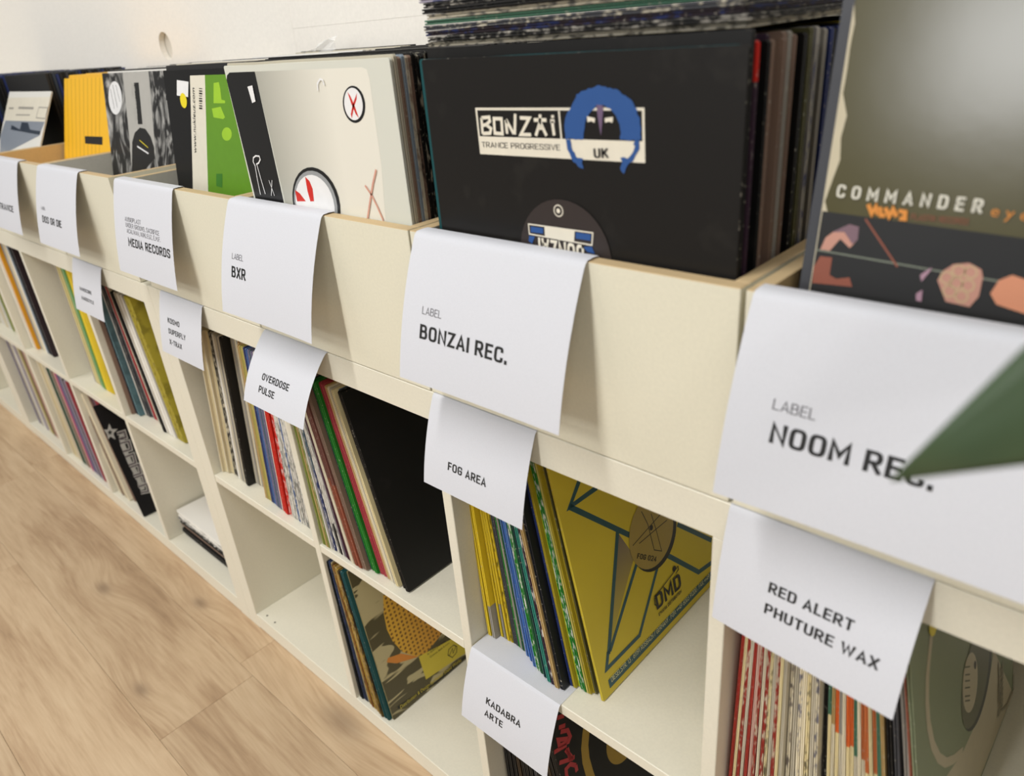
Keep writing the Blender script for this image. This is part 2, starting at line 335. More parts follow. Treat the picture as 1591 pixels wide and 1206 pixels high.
ONES = ['', 'first', 'second', 'third', 'fourth', 'fifth', 'sixth', 'seventh', 'eighth', 'ninth', 'tenth', 'eleventh', 'twelfth', 'thirteenth', 'fourteenth', 'fifteenth', 'sixteenth', 'seventeenth', 'eighteenth', 'nineteenth']
def ordn(i):
    if i < 20: return ONES[i]
    t, u = divmod(i, 10); T = ['', '', 'twent', 'thirt', 'fort', 'fift'][t]
    return T + 'ieth' if u == 0 else T + 'y-' + ONES[u]
WORD = dict(cream='cream', cream2='cream', cream3='pale yellow', greycream='greyish cream', grey='grey', white='white', white2='white', black='black', ink='black', tan='tan', brown='brown', khaki='khaki', navy='navy', steelblue='blue',
 greypurple='grey purple', slate='slate blue', red='red', olive='olive', purple='purple', maroon='maroon', brownred='red brown', greybrown='grey brown', teal='dark teal', green='green', rosered='rose red', pink='pink', yellow='yellow',
 yellowolive='olive yellow', dkgrey='dark grey', dkgreen='dark green', blue2='blue', tealgreen='teal', plum='dark plum', nightblue='night blue', lime2='lime', paleyellow2='pale yellow', dkolive='dark olive', redbrick='brick red', pinkcream='pinkish cream',
 orange2='orange', orange3='orange', seagreen='sea green', tealgrey='teal grey', crimson='crimson', mustard='mustard', slategrey='slate grey', green2='green', palegreen='pale green', amber='amber', steelgrey='steel grey', plumblack='black', gold='gold',
 dkslate='dark slate', dkbrown='dark brown', tealdark='teal', mauve='mauve', magenta='magenta', lilacgrey='lilac grey', rust='rust', red2='red')
def word(code):
    m_ = code.split('~')[0]; lo = None
    if '/' in m_: m_, lo = m_.split('/'); lo = lo.split(':')[0]
    s = WORD[m_]
    if '~' in code: s = 'mottled ' + s
    elif lo: s = s + ' and ' + WORD.get(lo, lo)
    return s
PLACE = dict(c1u='upper cube right of thick panel', c2u='upper cube with plain black cover', c3u='upper cube with yellow triangle cover', c4u='rightmost upper cube',
 l1u='upper cube left of thick panel', l2u='second upper cube left of thick panel', l3u='third upper cube left of thick panel', l4u='leftmost upper cube', c2l='bottom cube with camouflage cover', c3l='bottom cube with red-lettered cover',
 l2l='bottom cube with star cover', l3l='bottom cube left of star cover', l4l='leftmost bottom cube')
COMP={'c1u': {'z': 0.391, 'xs': -1.037, 'lean': [(-1.037, -11.4), (-0.94, -10), (-0.79, -6.5), (-0.72, -1.5)], 'g': [(-1.0316, 0.0156, 2, ['greycream', 'cream2']), (-1.0175, 0.0201, 4, ['cream', 'cream3', 'cream', 'cream2']), (-1.0025, 0.0253, 6, ['cream2', 'cream', 'cream3', 'cream', 'cream3', 'greycream', 'cream3', 'cream', 'cream3', 'greycream']), (-0.9861, 0.023, 2, ['black~cream']), (-0.9543, 0.0209, 4, ['white', 'greycream', 'grey', 'greycream']), (-0.9437, 0.0191, 2, ['black']), (-0.9047, 0.034, 5, ['greycream', 'grey', 'cream', 'grey', 'greycream']), (-0.875, 0.0184, 4, ['tan', 'brown', 'tan']), (-0.8618, 0.0183, 2, ['khaki']), (-0.8432, 0.0174, 2, ['navy', 'steelblue']), (-0.824, 0.0159, 3, ['greypurple', 'slate']), (-0.8187, 0.0165, 1, ['white']), (-0.8016, 0.0139, 2, ['red']), (-0.7923, 0.0162, 1, ['red~white']), (-0.7352, 0.0138, 8, ['white~black', 'white~teal', 'white~black', 'steelblue~white', 'white~black', 'white~teal', 'white~black', 'white~teal'])]},
 'c2u': {'z': 0.391, 'xs': -0.684, 'lean': [(-0.684, 1), (-0.647, 4), (-0.61, 8.5), (-0.575, 10.5), (-0.55, 11), (-0.48, 13.4)], 'g': [(-0.6723, 0.004, 2, ['olive']), (-0.6624, 0.004, 2, ['tan', 'olive~cream']), (-0.6572, 0.0043, 1, ['white']), (-0.648, 0.0052, 1, ['slate/navy~white:.45']), (-0.6248, 0.0058, 3, ['white~black', 'white/black:.2']), (-0.6199, 0.0067, 1, ['purple']), (-0.6098, 0.0047, 2, ['maroon']), (-0.5979, 0.0045, 2, ['greycream', 'cream']), (-0.58, 0.0041, 2, ['brownred/rust:.5']), (-0.569, 0.0066, 2, ['greybrown']), (-0.5655, 0.0137, 1, ['teal']), (-0.549, 0.0124, 2, ['green', 'green']), (-0.5305, 0.0159, 2, ['rosered', 'rosered']), (-0.5009, 0.0127, 4, ['tan', 'cream', 'greycream', 'cream3']), (-0.4959, 0.0199, 2, ['greycream', 'slate/black:.5']), (-0.4796, 0.0135, 2, ['ink'])]},
 'c3u': {'z': 0.391, 'xs': -0.334, 'lean': [(-0.334, 2), (-0.318, 3.2), (-0.295, 5), (-0.194, 9.4), (-0.146, 11.7)], 'g': [(-0.3177, 0.0273, 2, ['yellow', 'yellow/grey:.2']), (-0.2943, 0.0355, 4, ['yellow', 'yellow/grey:.2', 'yellow', 'yellow~ink']), (-0.2844, 0.0361, 2, ['dkgrey']), (-0.2683, 0.0348, 4, ['green', 'grey', 'dkgreen', 'grey']), (-0.2412, 0.0237, 3, ['steelblue', 'blue2', 'steelblue']), (-0.2276, 0.0202, 2, ['green~white', 'dkgreen']), (-0.213, 0.0164, 2, ['teal', 'tealgreen']), (-0.2002, 0.0153, 2, ['plum~white', 'tan']), (-0.1933, 0.0171, 1, ['nightblue']), (-0.184, 0.0281, 2, ['navy', 'yellowolive']), (-0.1803, 0.0335, 1, ['lime2']), (-0.1704, 0.0316, 2, ['green~white']), (-0.1639, 0.0325, 2, ['paleyellow2', 'yellowolive']), (-0.1589, 0.037, 2, ['yellowolive', 'dkolive'])]},
 'c4u': {'z': 0.391, 'xs': 0.0185, 'lean': [(0.0185, -1), (0.1, 4), (0.211, 11)], 'g': [(0.075, 0.022, 14, ['redbrick', 'cream3', 'redbrick~cream', 'greycream', 'redbrick', 'pinkcream', 'redbrick~cream', 'cream', 'redbrick~cream', 'cream3~ink', 'greycream', 'redbrick~cream', 'cream3', 'greycream']), (0.108, 0.03, 7, ['cream~plum', 'greycream', 'cream~navy', 'cream', 'cream3~ink', 'greycream', 'cream~navy']), (0.113, 0.04, 1, ['ink']), (0.178, 0.024, 15, ['seagreen/cream3:.55', 'tan/cream:.5', 'orange2/cream3:.5', 'grey/greycream:.5', 'cream', 'orange2/cream3:.48', 'orange2/cream3:.48', 'seagreen/greycream:.46', 'cream', 'orange3/cream:.45', 'orange3/cream3:.45', 'cream3', 'orange3/cream3:.44', 'seagreen/greycream:.43', 'tan/greycream:.43']), (0.192, 0.026, 2, ['ink', 'dkgrey']), (0.2, 0.03, 1, ['grey']), (0.2065, 0.024, 1, ['rust'])]},  # lone ink sleeve, set back, is added as the dark of a gap
 'l1u': {'z': 0.391, 'xs': -1.452, 'lean': [(-1.452, 0.5), (-1.363, 7.2), (-1.2, 10)], 'g': [(-1.4474, 0.0126, 1, ['greybrown']), (-1.4205, 0.02, 4, ['plum', 'black', 'tealgrey', 'tealgrey~black']), (-1.3934, 0.031, 4, ['white', 'black~grey', 'dkgrey', 'dkgrey~grey']), (-1.3763, 0.0336, 2, ['dkgrey', 'grey']), (-1.3563, 0.0336, 3, ['crimson', 'crimson', 'crimson']), (-1.2985, 0.0252, 7, ['greycream~grey', 'greycream', 'grey', 'greycream']), (-1.29, 0.018, 1, ['black']), (-1.247, 0.022, 6, ['white2', 'greycream', 'white2']), (-1.205, 0.0237, 5, ['grey', 'mustard', 'mustard~ink', 'mustard', 'mustard~ink']), (-1.177, 0.045, 3, ['black', 'black~grey', 'ink'])]},
 'l2u': {'z': 0.391, 'xs': -1.783, 'lean': [(-1.783, -1), (-1.6, -3)], 'g': [(-1.755, 0.05, 3, ['white2', 'greycream', 'cream']), (-1.715, 0.034, 5, ['grey', 'slategrey']), (-1.68, 0.033, 4, ['cream3', 'khaki']), (-1.645, 0.03, 4, ['green2', 'palegreen', 'green2']), (-1.597, 0.031, 6, ['yellow', 'yellow'])]},
 'l3u': {'z': 0.391, 'xs': -2.155, 'lean': [(-2.155, 0), (-2.0, 0)], 'g': [(-2.128, 0.02, 3, ['white2', 'cream', 'white2']), (-2.119, 0.022, 2, ['amber', 'amber']), (-2.05, 0.03, 5, ['steelgrey', 'cream', 'cream', 'white2']), (-2.008, 0.03, 3, ['black', 'dkgrey', 'plumblack'])]},
 'c2l': {'z': 0.039, 'xs': -0.686, 'lean': [(-0.686, 1.2), (-0.64, 5), (-0.5995, 7.9)], 'g': [(-0.6755, 0.0058, 2, ['black', 'nightblue~ink']), (-0.6594, 0.0081, 4, ['dkslate', 'navy~ink', 'dkslate', 'grey']), (-0.6145, 0.004, 6, ['gold~ink', 'brown~ink', 'gold~ink', 'tan~ink', 'gold~ink', 'dkbrown~gold']), (-0.6005, 0.0055, 2, ['tealdark'])]},
 'c3l': {'z': 0.039, 'xs': -0.333, 'lean': [(-0.333, 1), (-0.25, 7), (-0.165, 14.5)], 'g': [(-0.172, 0.03, 16, ['ink', 'black', 'ink', 'dkbrown', 'black', 'ink', 'black', 'dkgrey', 'ink', 'black', 'ink', 'dkbrown', 'black', 'ink', 'black', 'ink'])]},
 'l2l': {'z': 0.039, 'xs': -1.8, 'lean': [(-1.8, 9), (-1.716, 14), (-1.615, 17)], 'g': [(-1.72, 0.012, 4, ['cream', 'greybrown', 'cream2', 'cream']), (-1.66, 0.02, 3, ['greybrown', 'maroon', 'mauve']), (-1.622, 0.02, 2, ['rosered', 'rosered'])]},
 'l3l': {'z': 0.039, 'xs': -2.155, 'lean': [(-2.155, 0), (-1.88, 3)], 'g': [(-2.06, 0.012, 6, ['cream', 'cream2', 'cream3', 'cream', 'cream2', 'cream']), (-2.035, 0.012, 2, ['dkslate', 'dkgreen']), (-1.96, 0.012, 5, ['grey', 'greybrown', 'pinkcream', 'magenta', 'greypurple']), (-1.88, 0.01, 5, ['greypurple', 'lilacgrey', 'black', 'lilacgrey', 'rosered']), (-1.855, 0.04, 1, ['blue2'])]},
 'l4l': {'z': 0.039, 'xs': -2.49, 'lean': [(-2.49, 0), (-2.19, 1)], 'g': [(-2.36, 0.02, 5, ['greypurple', 'greycream', 'white2', 'lilacgrey', 'cream']), (-2.19, 0.02, 8, ['khaki', 'greybrown', 'pinkcream', 'cream', 'greybrown', 'grey', 'dkgrey', 'greybrown'])]},
 'l4u': {'z': 0.391, 'xs': -2.49, 'lean': [(-2.49, 0), (-2.2, 0)], 'g': [(-2.3, 0.03, 6, ['white2', 'cream', 'white2', 'olive', 'cream', 'white2'])]}}

def lerp(lean, x):
    if x <= lean[0][0]: return lean[0][1]
    for (a, la), (b_, lb) in zip(lean, lean[1:]):
        if x <= b_: return la + (lb - la) * (x - a) / (b_ - a)
    return lean[-1][1]
for key, cdef in COMP.items():
    z = cdef['z'] + .0006; px = cdef['xs']; pos = []; py = cdef['g'][0][1]
    for (xe, y, n, codes) in cdef['g']:
        py = max(py, y)
        for i in range(n): pos.append((px + (xe - px) * (i + 1) / n, py + (y - py) * (i + 1) / n + random.uniform(-.0006, .0006), codes[i % len(codes)]))
        px = xe; py = y
    prev_b = cdef['xs']; prev_t = prev_b - W * math.sin(R(lerp(cdef['lean'], prev_b)))
    for i, (x, y, code) in enumerate(pos):
        ln = lerp(cdef['lean'], x); xt = x - W * math.sin(R(ln))
        t = .93 * min(x - prev_b, xt - prev_t) * math.cos(R(ln)); t = min(max(t, .0012), .0068)
        prev_b, prev_t = x, xt
        if key == 'c1u': kk = .0004
        zz = z + max(0, math.sin(R(ln))) * t + .0004
        sleeve('record_sleeve', M_side(x, max(y, .003), zz, ln), t, code, '%s record sleeve, %s from the left, %s' % (word(code), ordn(i + 1), PLACE[key]), 'record sleeves in the ' + PLACE[key], stuff=key in ('l4u', 'l4l', 'l3l', 'c3l'))

# printed covers -------------------------------------------------
ART={
 'bonzai':[
  ('P', 'printed_panel', 'cream', [(65.2, 250.3), (234.5, 252.2), (236.3, 236.9), (63.9, 235.3)]),
  ('L', 'printed_frame', 'cream', 2.0, [(64.1, 272.9), (234.9, 274.6), (235.6, 237.8), (64.8, 236.1), (64.1, 272.9)]),
  ('L', 'printed_frame', 'cream', 1.6, [(156.4, 272.5), (157.7, 251.1)]),
  ('L', 'logo_lettering', 'cream', 2.9, [(69.6, 265.7), (69.4, 252.4)]),
  ('L', 'logo_lettering', 'cream', 2.9, [(69.6, 265.7), (79.1, 266.4), (79.4, 263.2), (75.0, 260.3), (69.7, 259.4)]),
  ('L', 'logo_lettering', 'cream', 2.9, [(75.0, 259.8), (80.2, 257.2), (78.6, 253.3), (69.4, 252.7)]),
  ('L', 'logo_lettering', 'cream', 2.9, [(84.5, 265.4), (84.2, 253.5), (93.2, 253.2), (93.4, 265.4), (84.5, 265.4)]),
  ('L', 'logo_lettering', 'cream', 2.9, [(98.4, 264.6), (98.7, 253.4)]),
  ('L', 'logo_lettering', 'cream', 2.9, [(98.7, 264.8), (106.3, 253.6)]),
  ('L', 'logo_lettering', 'cream', 2.9, [(109.6, 269.6), (107.4, 253.1)]),
  ('L', 'logo_lettering', 'cream', 2.9, [(114.5, 266.5), (124.8, 266.4), (114.3, 253.3), (125.7, 253.5)]),
  ('L', 'logo_lettering', 'cream', 2.9, [(136.8, 269.5), (136.0, 263.3)]),
  ('L', 'logo_lettering', 'cream', 2.9, [(129.7, 265.2), (143.2, 265.3)]),
  ('L', 'logo_lettering', 'cream', 2.9, [(136.3, 263.8), (130.8, 252.8)]),
  ('L', 'logo_lettering', 'cream', 2.9, [(136.3, 263.8), (142.3, 253.2)]),
  ('L', 'logo_lettering', 'cream', 2.9, [(132.8, 259.1), (139.9, 259.1)]),
  ('L', 'logo_lettering', 'cream', 2.9, [(149.7, 269.2), (149.9, 267.1)]),
  ('L', 'logo_lettering', 'cream', 2.9, [(149.0, 264.6), (150.4, 253.7)]),
  ('L', 'logo_lettering', 'cream', 2.9, [(147.1, 264.6), (151.5, 264.7)]),
  ('T', 'lettering', 'dk', 'TRANCE PROGRESSIVE', (67.2, 241.1), (156.1, 242.3), 4.6, 0.0, 0),
  ('P', 'blue_tree_emblem', 'blue', [(161.5, 251.4), (161.5, 260.2), (164.2, 270), (171.9, 279.7), (175.0, 284.9), (186.3, 289), (197.2, 290.9), (206.4, 289.3), (215.4, 286.2), (222.9, 281.9), (227.9, 276.4), (232.4, 268.1), (233.3, 260), (232.3, 252.9), (214.7, 252.4), (214.4, 263.6), (211.1, 269.7), (206.0, 274.8), (199.4, 277.3), (192.6, 276.1), (186.9, 271.4), (182.5, 265), (180.2, 252)]),
  ('P', 'blue_tree_emblem', 'blue', [(162.4, 251.4), (166.8, 251.6), (168.7, 242.8), (173.1, 237.4), (178.9, 237), (177.6, 233.8), (180.7, 227.7), (173.6, 230.7), (167.4, 236.4), (163.4, 243.6)]),
  ('P', 'blue_tree_emblem', 'blue', [(227.7, 252.9), (231.5, 253.1), (231.8, 246.7), (227.1, 239.5), (221.0, 234.5), (217.5, 227.8), (214.3, 232), (216.3, 236.4), (214.5, 239.5), (221.1, 239.2), (226.6, 245.4)]),
  ('P', 'purple_trunk', 'purple', [(193.5, 277.3), (199.9, 276.9), (199.2, 269.5), (197.0, 254.8), (195.4, 263.2), (194.3, 269.4)]),
  ('P', 'logo_detail', 'cream', [(184.3, 268.9), (192.0, 267.7), (191.3, 264.3), (188.1, 265.5), (184.7, 264.6)]),
  ('P', 'logo_detail', 'cream', [(201.0, 267.9), (208.7, 268.9), (208.1, 264.7), (204.4, 265.5), (201.2, 264.6)]),
  ('T', 'lettering', 'dk', 'UK', (189.8, 238.2), (203.7, 239), 7.1, 0.01, 0),
  ('D', 'centre_label', 'brown', (155.1, 153), 50, 50),
  ('D', 'label_ring', 'cream', (151.3, 193.2), 5.2, 5.2),
  ('D', 'label_ring', 'brown', (151.3, 193.2), 4.2, 4.2),
  ('D', 'label_ring', 'cream', (151.3, 193.2), 2, 2),
  ('L', 'label_frame', 'cream', 1.2, [(116.7, 178.3), (186.8, 178.6), (185.5, 168.2), (116.9, 169.5), (116.7, 178.3)]),
  ('P', 'label_print', 'cream', [(135.1, 178), (168.1, 178.1), (167.0, 169), (135.0, 169.4)]),
  ('P', 'label_print', 'blue', [(119.2, 176.5), (133.6, 176.6), (133.2, 171.7), (119.1, 171.3)]),
  ('P', 'label_print', 'blue', [(169.3, 177.2), (185.0, 177.2), (184.2, 171.7), (169.0, 171.8)]),
  ('P', 'label_print', 'blue', [(116.7, 167.9), (123.5, 168), (119.5, 160.9), (115.6, 163.1)]),
  ('P', 'label_print', 'blue', [(176.4, 165.8), (185.5, 167), (188.2, 161.2), (180.7, 161.9)]),
  ('T', 'lettering', 'cream', 'BONZAI', (177.3, 167.1), (127.6, 167.7), 17.1, 0.02, 0),
 ],
 'bxr':[
  ('P', 'printed_panel', 'silverlight', [(69.5, 306.6), (270.1, 306.7), (277.9, 304.6), (279.9, 296.7), (277.9, 213.3), (270.1, 150.7), (75.8, 129)]),
  ('P', 'black_band', 'ink', [(11.4, 306.6), (69.5, 306.6), (72.4, 128.6), (5.4, 121.1), (0.0, 298.5), (3.8, 303.4)]),
  ('P', 'round_emblem', 'ink', [(267.1, 273.9), (266.3, 270), (264.7, 266.1), (262.3, 262.6), (259.1, 259.5), (255.4, 257), (251.3, 255.4), (247.0, 254.5), (242.8, 254.6), (238.8, 255.6), (235.3, 257.4), (232.4, 260.1), (230.4, 263.4), (229.3, 267.1), (229.2, 271.1), (230.0, 275.2), (231.8, 279.1), (234.4, 282.6), (237.7, 285.6), (241.5, 287.9), (245.6, 289.4), (249.8, 290.1), (253.9, 289.9), (257.7, 288.9), (261.1, 287), (263.8, 284.5), (265.8, 281.3), (266.9, 277.8)]),
  ('P', 'round_emblem', 'white', [(263.1, 274), (262.5, 270.6), (261.1, 267.2), (259.1, 264.1), (256.4, 261.5), (253.3, 259.4), (249.9, 257.9), (246.4, 257.2), (242.9, 257.3), (239.6, 258.2), (236.7, 259.8), (234.4, 262.1), (232.8, 265), (231.9, 268.2), (231.8, 271.7), (232.5, 275.2), (234.0, 278.6), (236.1, 281.6), (238.8, 284.3), (242.0, 286.3), (245.4, 287.6), (248.8, 288.2), (252.2, 288), (255.4, 287.1), (258.2, 285.5), (260.4, 283.2), (262.0, 280.5), (262.9, 277.4)]),
  ('P', 'red_cross', 'red', [(240.9, 284.4), (244.6, 280.7), (248.7, 272.4), (253.2, 259.3), (249.0, 263.1), (244.5, 272.3)]),
  ('P', 'red_cross', 'red', [(256.5, 283.2), (254.3, 277.4), (247.1, 269), (241.1, 258.7), (240.5, 263), (246.3, 272.3)]),
  ('P', 'round_emblem', 'ink', [(191.9, 174.2), (191.9, 165.2), (189.6, 156.1), (185.0, 147.2), (178.4, 138.9), (170.0, 131.7), (160.1, 126), (149.2, 122.1), (137.9, 120.3), (126.7, 120.6), (116.4, 123.2), (107.4, 128), (100.3, 134.7), (95.5, 142.8), (93.4, 152.1), (93.9, 161.8), (97.0, 171.6), (102.6, 180.7), (110.2, 188.9), (119.3, 195.6), (129.6, 200.6), (140.4, 203.6), (151.2, 204.7), (161.5, 203.7), (170.9, 200.9), (178.9, 196.2), (185.3, 190), (189.7, 182.6)]),
  ('P', 'round_emblem', 'steel', [(186.5, 172.8), (186.5, 164.5), (184.4, 156.1), (180.2, 148), (174.1, 140.4), (166.4, 133.9), (157.4, 128.7), (147.5, 125.2), (137.2, 123.5), (127.1, 123.9), (117.7, 126.3), (109.6, 130.7), (103.2, 136.8), (98.9, 144.2), (96.9, 152.6), (97.4, 161.5), (100.2, 170.4), (105.2, 178.8), (112.1, 186.2), (120.4, 192.3), (129.7, 196.9), (139.5, 199.8), (149.3, 200.7), (158.8, 199.9), (167.3, 197.2), (174.7, 193), (180.5, 187.3), (184.5, 180.5)]),
  ('P', 'round_emblem', 'white', [(180.9, 170.5), (180.8, 163), (178.9, 155.4), (175.1, 148), (169.6, 141.1), (162.6, 135.2), (154.5, 130.5), (145.5, 127.4), (136.3, 125.9), (127.2, 126.3), (118.8, 128.5), (111.5, 132.5), (105.8, 137.9), (101.9, 144.7), (100.1, 152.3), (100.5, 160.3), (103.0, 168.3), (107.5, 175.9), (113.6, 182.7), (121.1, 188.3), (129.5, 192.4), (138.3, 195), (147.2, 196), (155.7, 195.2), (163.5, 192.8), (170.1, 188.9), (175.4, 183.8), (179.0, 177.5)]),
  ('P', 'red_cross', 'red', [(132.3, 192.9), (139.7, 188.4), (143.1, 179.7), (141.0, 165.3), (133.1, 164.6), (131.2, 176.7)]),
  ('P', 'red_cross', 'red', [(104.7, 175.6), (113.6, 172.2), (123.5, 163.7), (104.1, 162)]),
  ('L', 'script_letter', 'white', 1.8, [(24.1, 198.1), (21.1, 203.7), (23.8, 208.7), (30.9, 211.4), (38.8, 211.3), (39.5, 207.4), (33.8, 202.9), (27.0, 200.8)]),
  ('L', 'script_letter', 'white', 1.4, [(23.4, 198.5), (21.5, 181.1), (20.8, 163)]),
  ('L', 'script_letter', 'white', 1.4, [(28.7, 200.9), (30.4, 183.9), (33.1, 164.9)]),
  ('L', 'script_letter', 'white', 1.0, [(49.2, 183), (54.5, 164.5)]),
  ('L', 'script_letter', 'white', 1.0, [(56.7, 183.6), (46.8, 163.9)]),
  ('P', 'price_sticker', 'white', [(47.5, 290.7), (59.0, 292.1), (58.5, 274.5), (50.1, 272.7)]),
  ('L', 'faint_cross', 'pink', 2.4, [(245.3, 191.4), (253.7, 182.8), (261.0, 170.5), (267.8, 156.1)]),
  ('L', 'faint_cross', 'pink', 2.4, [(269.0, 209.3), (259.7, 194.3), (253.7, 182.8), (240.0, 155.1)]),
  ('L', 'script_letter', 'white', 2.0, [(190.3, 285.9), (191.7, 292.8), (198.0, 297), (202.4, 296.1), (203.9, 291)]),
 ],
 'green':[
  ('P', 'cream_strip', 'cream', [(90.2, 305.2), (137.5, 305.2), (99.1, 120.4), (46.3, 115.8)]),
  ('P', 'green_panel', 'green', [(137.5, 305.2), (290.5, 304.9), (264.1, 134.9), (99.1, 120.4)]),
  ('P', 'green_detail', 'lime', [(161.3, 294.2), (177.2, 295.2), (179.0, 285.8), (179.1, 271.6), (189.2, 270.5), (188.3, 266.9), (154.2, 266.7)]),
  ('P', 'green_detail', 'lime', [(146.9, 259.4), (174.1, 262.1), (183.7, 247.8), (177.8, 245.3), (149.1, 247.2)]),
  ('P', 'green_detail', 'lime', [(197.9, 225.2), (197.0, 223.1), (195.5, 221.1), (193.3, 219.3), (190.7, 217.7), (187.7, 216.5), (184.4, 215.7), (181.0, 215.4), (177.8, 215.5), (174.8, 216.1), (172.3, 217.1), (170.3, 218.5), (168.9, 220.2), (168.3, 222.2), (168.5, 224.3), (169.4, 226.4), (171.0, 228.4), (173.2, 230.2), (175.9, 231.8), (178.9, 233), (182.2, 233.7), (185.5, 234.1), (188.7, 233.9), (191.6, 233.3), (194.1, 232.3), (196.1, 230.9), (197.4, 229.2), (198.0, 227.2)]),
  ('P', 'green_detail', 'dkgreen', [(136.5, 165.8), (156.0, 167.1), (150.8, 146), (131.7, 147.2)]),
  ('P', 'price_sticker', 'white', [(45.7, 299.7), (83.6, 296.7), (76.1, 275.1), (38.7, 277.4)]),
  ('D', 'round_sticker', 'yellow', (59.2, 270), 11, 11),
  ('T', 'lettering', 'ink', 'www.nukleuz.com', (79.8, 192.8), (100.4, 287.5), 9.0, 0.02, 0),
  ('L', 'barcode', 'ink', 0.9, [(115.4, 287.1), (124.8, 286.8)]),
  ('L', 'barcode', 'ink', 1.5, [(114.5, 283.7), (123.9, 283.4)]),
  ('L', 'barcode', 'ink', 2.1, [(113.5, 280.3), (122.9, 280)]),
  ('L', 'barcode', 'ink', 0.9, [(112.6, 276.9), (122.0, 276.6)]),
  ('L', 'barcode', 'ink', 1.5, [(111.6, 273.4), (121.0, 273.2)]),
  ('L', 'barcode', 'ink', 2.1, [(110.6, 269.9), (120.1, 269.7)]),
  ('L', 'barcode', 'ink', 0.9, [(109.7, 266.5), (119.1, 266.3)]),
  ('L', 'barcode', 'ink', 1.5, [(108.7, 263), (118.2, 262.8)]),
  ('L', 'barcode', 'ink', 2.1, [(107.7, 259.5), (117.2, 259.3)]),
 ],
 'marble':[
  ('P', 'light_strip', 'palegrey', [(101.3, 315.3), (215.1, 317.6), (212.4, 173.3), (201.5, 163.2), (96.5, 142.8), (101.2, 207.7)]),
  ('P', 'oval_sticker', 'white', [(85.2, 269.1), (83.4, 262.4), (80.1, 256), (75.4, 250.2), (69.6, 245.2), (62.9, 241.3), (55.6, 238.8), (48.2, 237.8), (40.9, 238.3), (34.2, 240.4), (28.5, 243.9), (24.0, 248.7), (20.9, 254.5), (19.5, 261), (19.8, 267.8), (21.8, 274.7), (25.3, 281.2), (30.3, 287), (36.3, 291.9), (43.1, 295.6), (50.4, 297.8), (57.7, 298.6), (64.8, 297.9), (71.2, 295.8), (76.7, 292.3), (81.1, 287.7), (84.0, 282.1), (85.4, 275.8)]),
  ('L', 'sticker_text', 'ink', 1.6, [(48.2, 292.3), (59.0, 250.9)]),
  ('L', 'sticker_text', 'ink', 1.6, [(34.9, 285.1), (43.8, 248.3)]),
  ('L', 'sticker_text', 'ink', 1.2, [(63.1, 292.1), (74.7, 260.8)]),
  ('P', 'title_strip', 'ink', [(147.6, 294.9), (168.4, 295.4), (167.8, 222.6), (148.0, 222.2)]),
  ('T', 'lettering', 'palegrey', 'MODULATOR', (149.5, 228.1), (151.4, 293.7), 15.0, 0.0, 0),
  ('P', 'centre_label', 'ink', [(102.4, 153.2), (113.0, 188.4), (128.7, 206), (155.5, 216.4), (178.8, 214.6), (198.8, 201.1), (208.8, 182.6), (207.3, 163.5), (167.7, 144.5), (97.0, 132.7)]),
  ('L', 'label_writing', 'yellow', 1.8, [(148.6, 193.4), (182.5, 181.5)]),
  ('L', 'label_writing', 'white', 3.0, [(134.7, 181.9), (182.8, 170.7)]),
  ('P', 'catalogue_box', 'cream', [(288.5, 312.8), (309.3, 313.5), (306.5, 264.6), (287.1, 264.1)]),
  ('T', 'lettering', 'ink', 'DOS 19', (291.0, 265.2), (290.4, 311.7), 13.5, 0.01, 0),
 ],
 'yellow':[
  ('L', 'printed_stripe', 'amber', 2.6, [(19.1, 314.2), (30.1, 137.5)]),
  ('L', 'printed_stripe', 'amber', 2.6, [(45.0, 315.4), (54.7, 138.7)]),
  ('L', 'printed_stripe', 'amber', 2.6, [(70.5, 316.5), (78.9, 139.9)]),
  ('L', 'printed_stripe', 'amber', 2.6, [(95.5, 317.7), (102.7, 141.1)]),
  ('L', 'printed_stripe', 'amber', 2.6, [(120.0, 318.8), (126.0, 142.3)]),
  ('L', 'printed_stripe', 'amber', 2.6, [(144.1, 319.9), (148.9, 143.5)]),
  ('L', 'printed_stripe', 'amber', 2.6, [(167.7, 321), (171.4, 144.6)]),
  ('L', 'printed_stripe', 'amber', 2.6, [(190.9, 322.1), (193.6, 145.7)]),
  ('L', 'printed_stripe', 'amber', 2.6, [(213.7, 323.2), (215.3, 146.9)]),
  ('P', 'black_mark', 'ink', [(129.4, 189.5), (231.7, 191.4), (232.1, 174.4), (132.3, 173.3)]),
 ],
 'white':[
  ('P', 'printed_panel', 'cream', [(-4.0, 297.8), (357.7, 300.5), (329.9, 241), (0.7, 238.3)]),
  ('P', 'grey_picture', 'slate', [(15.9, 238.6), (323.2, 241.9), (293.9, 207.8), (30.9, 146.6), (-3.2, 197.6)]),
  ('L', 'headline', 'grey', 5, [(25.1, 270.7), (62.1, 271.1)]),
  ('L', 'headline', 'grey', 6, [(101.0, 272.7), (214.7, 272.7)]),
  ('L', 'headline', 'grey', 3, [(91.1, 254.6), (198.5, 255.9)]),
  ('L', 'picture_frame', 'grey', 2.5, [(252.3, 275.3), (248.4, 250.1), (312.6, 249.2), (315.6, 274.9), (252.3, 275.3)]),
  ('P', 'dark_figures', 'dkslate', [(75.2, 228.3), (146.3, 218.7), (148.7, 236.9), (196.9, 236.9), (220.5, 220.8), (299.8, 218.8), (301.8, 236.1), (298.8, 210.1), (75.5, 216.6)]),
 ],
 'dmd':[
  ('L', 'printed_outline', 'tealblue', 6.6, [(41.7, 275.4), (18.7, 255.4), (68.5, 253.8)]),
  ('L', 'printed_outline', 'tealblue', 6.8, [(18.7, 255.4), (111.4, 163.6), (231.8, 36.8), (265.4, 31.2)]),
  ('L', 'printed_outline', 'tealblue', 6.6, [(203.9, 128.4), (274.4, 62.4)]),
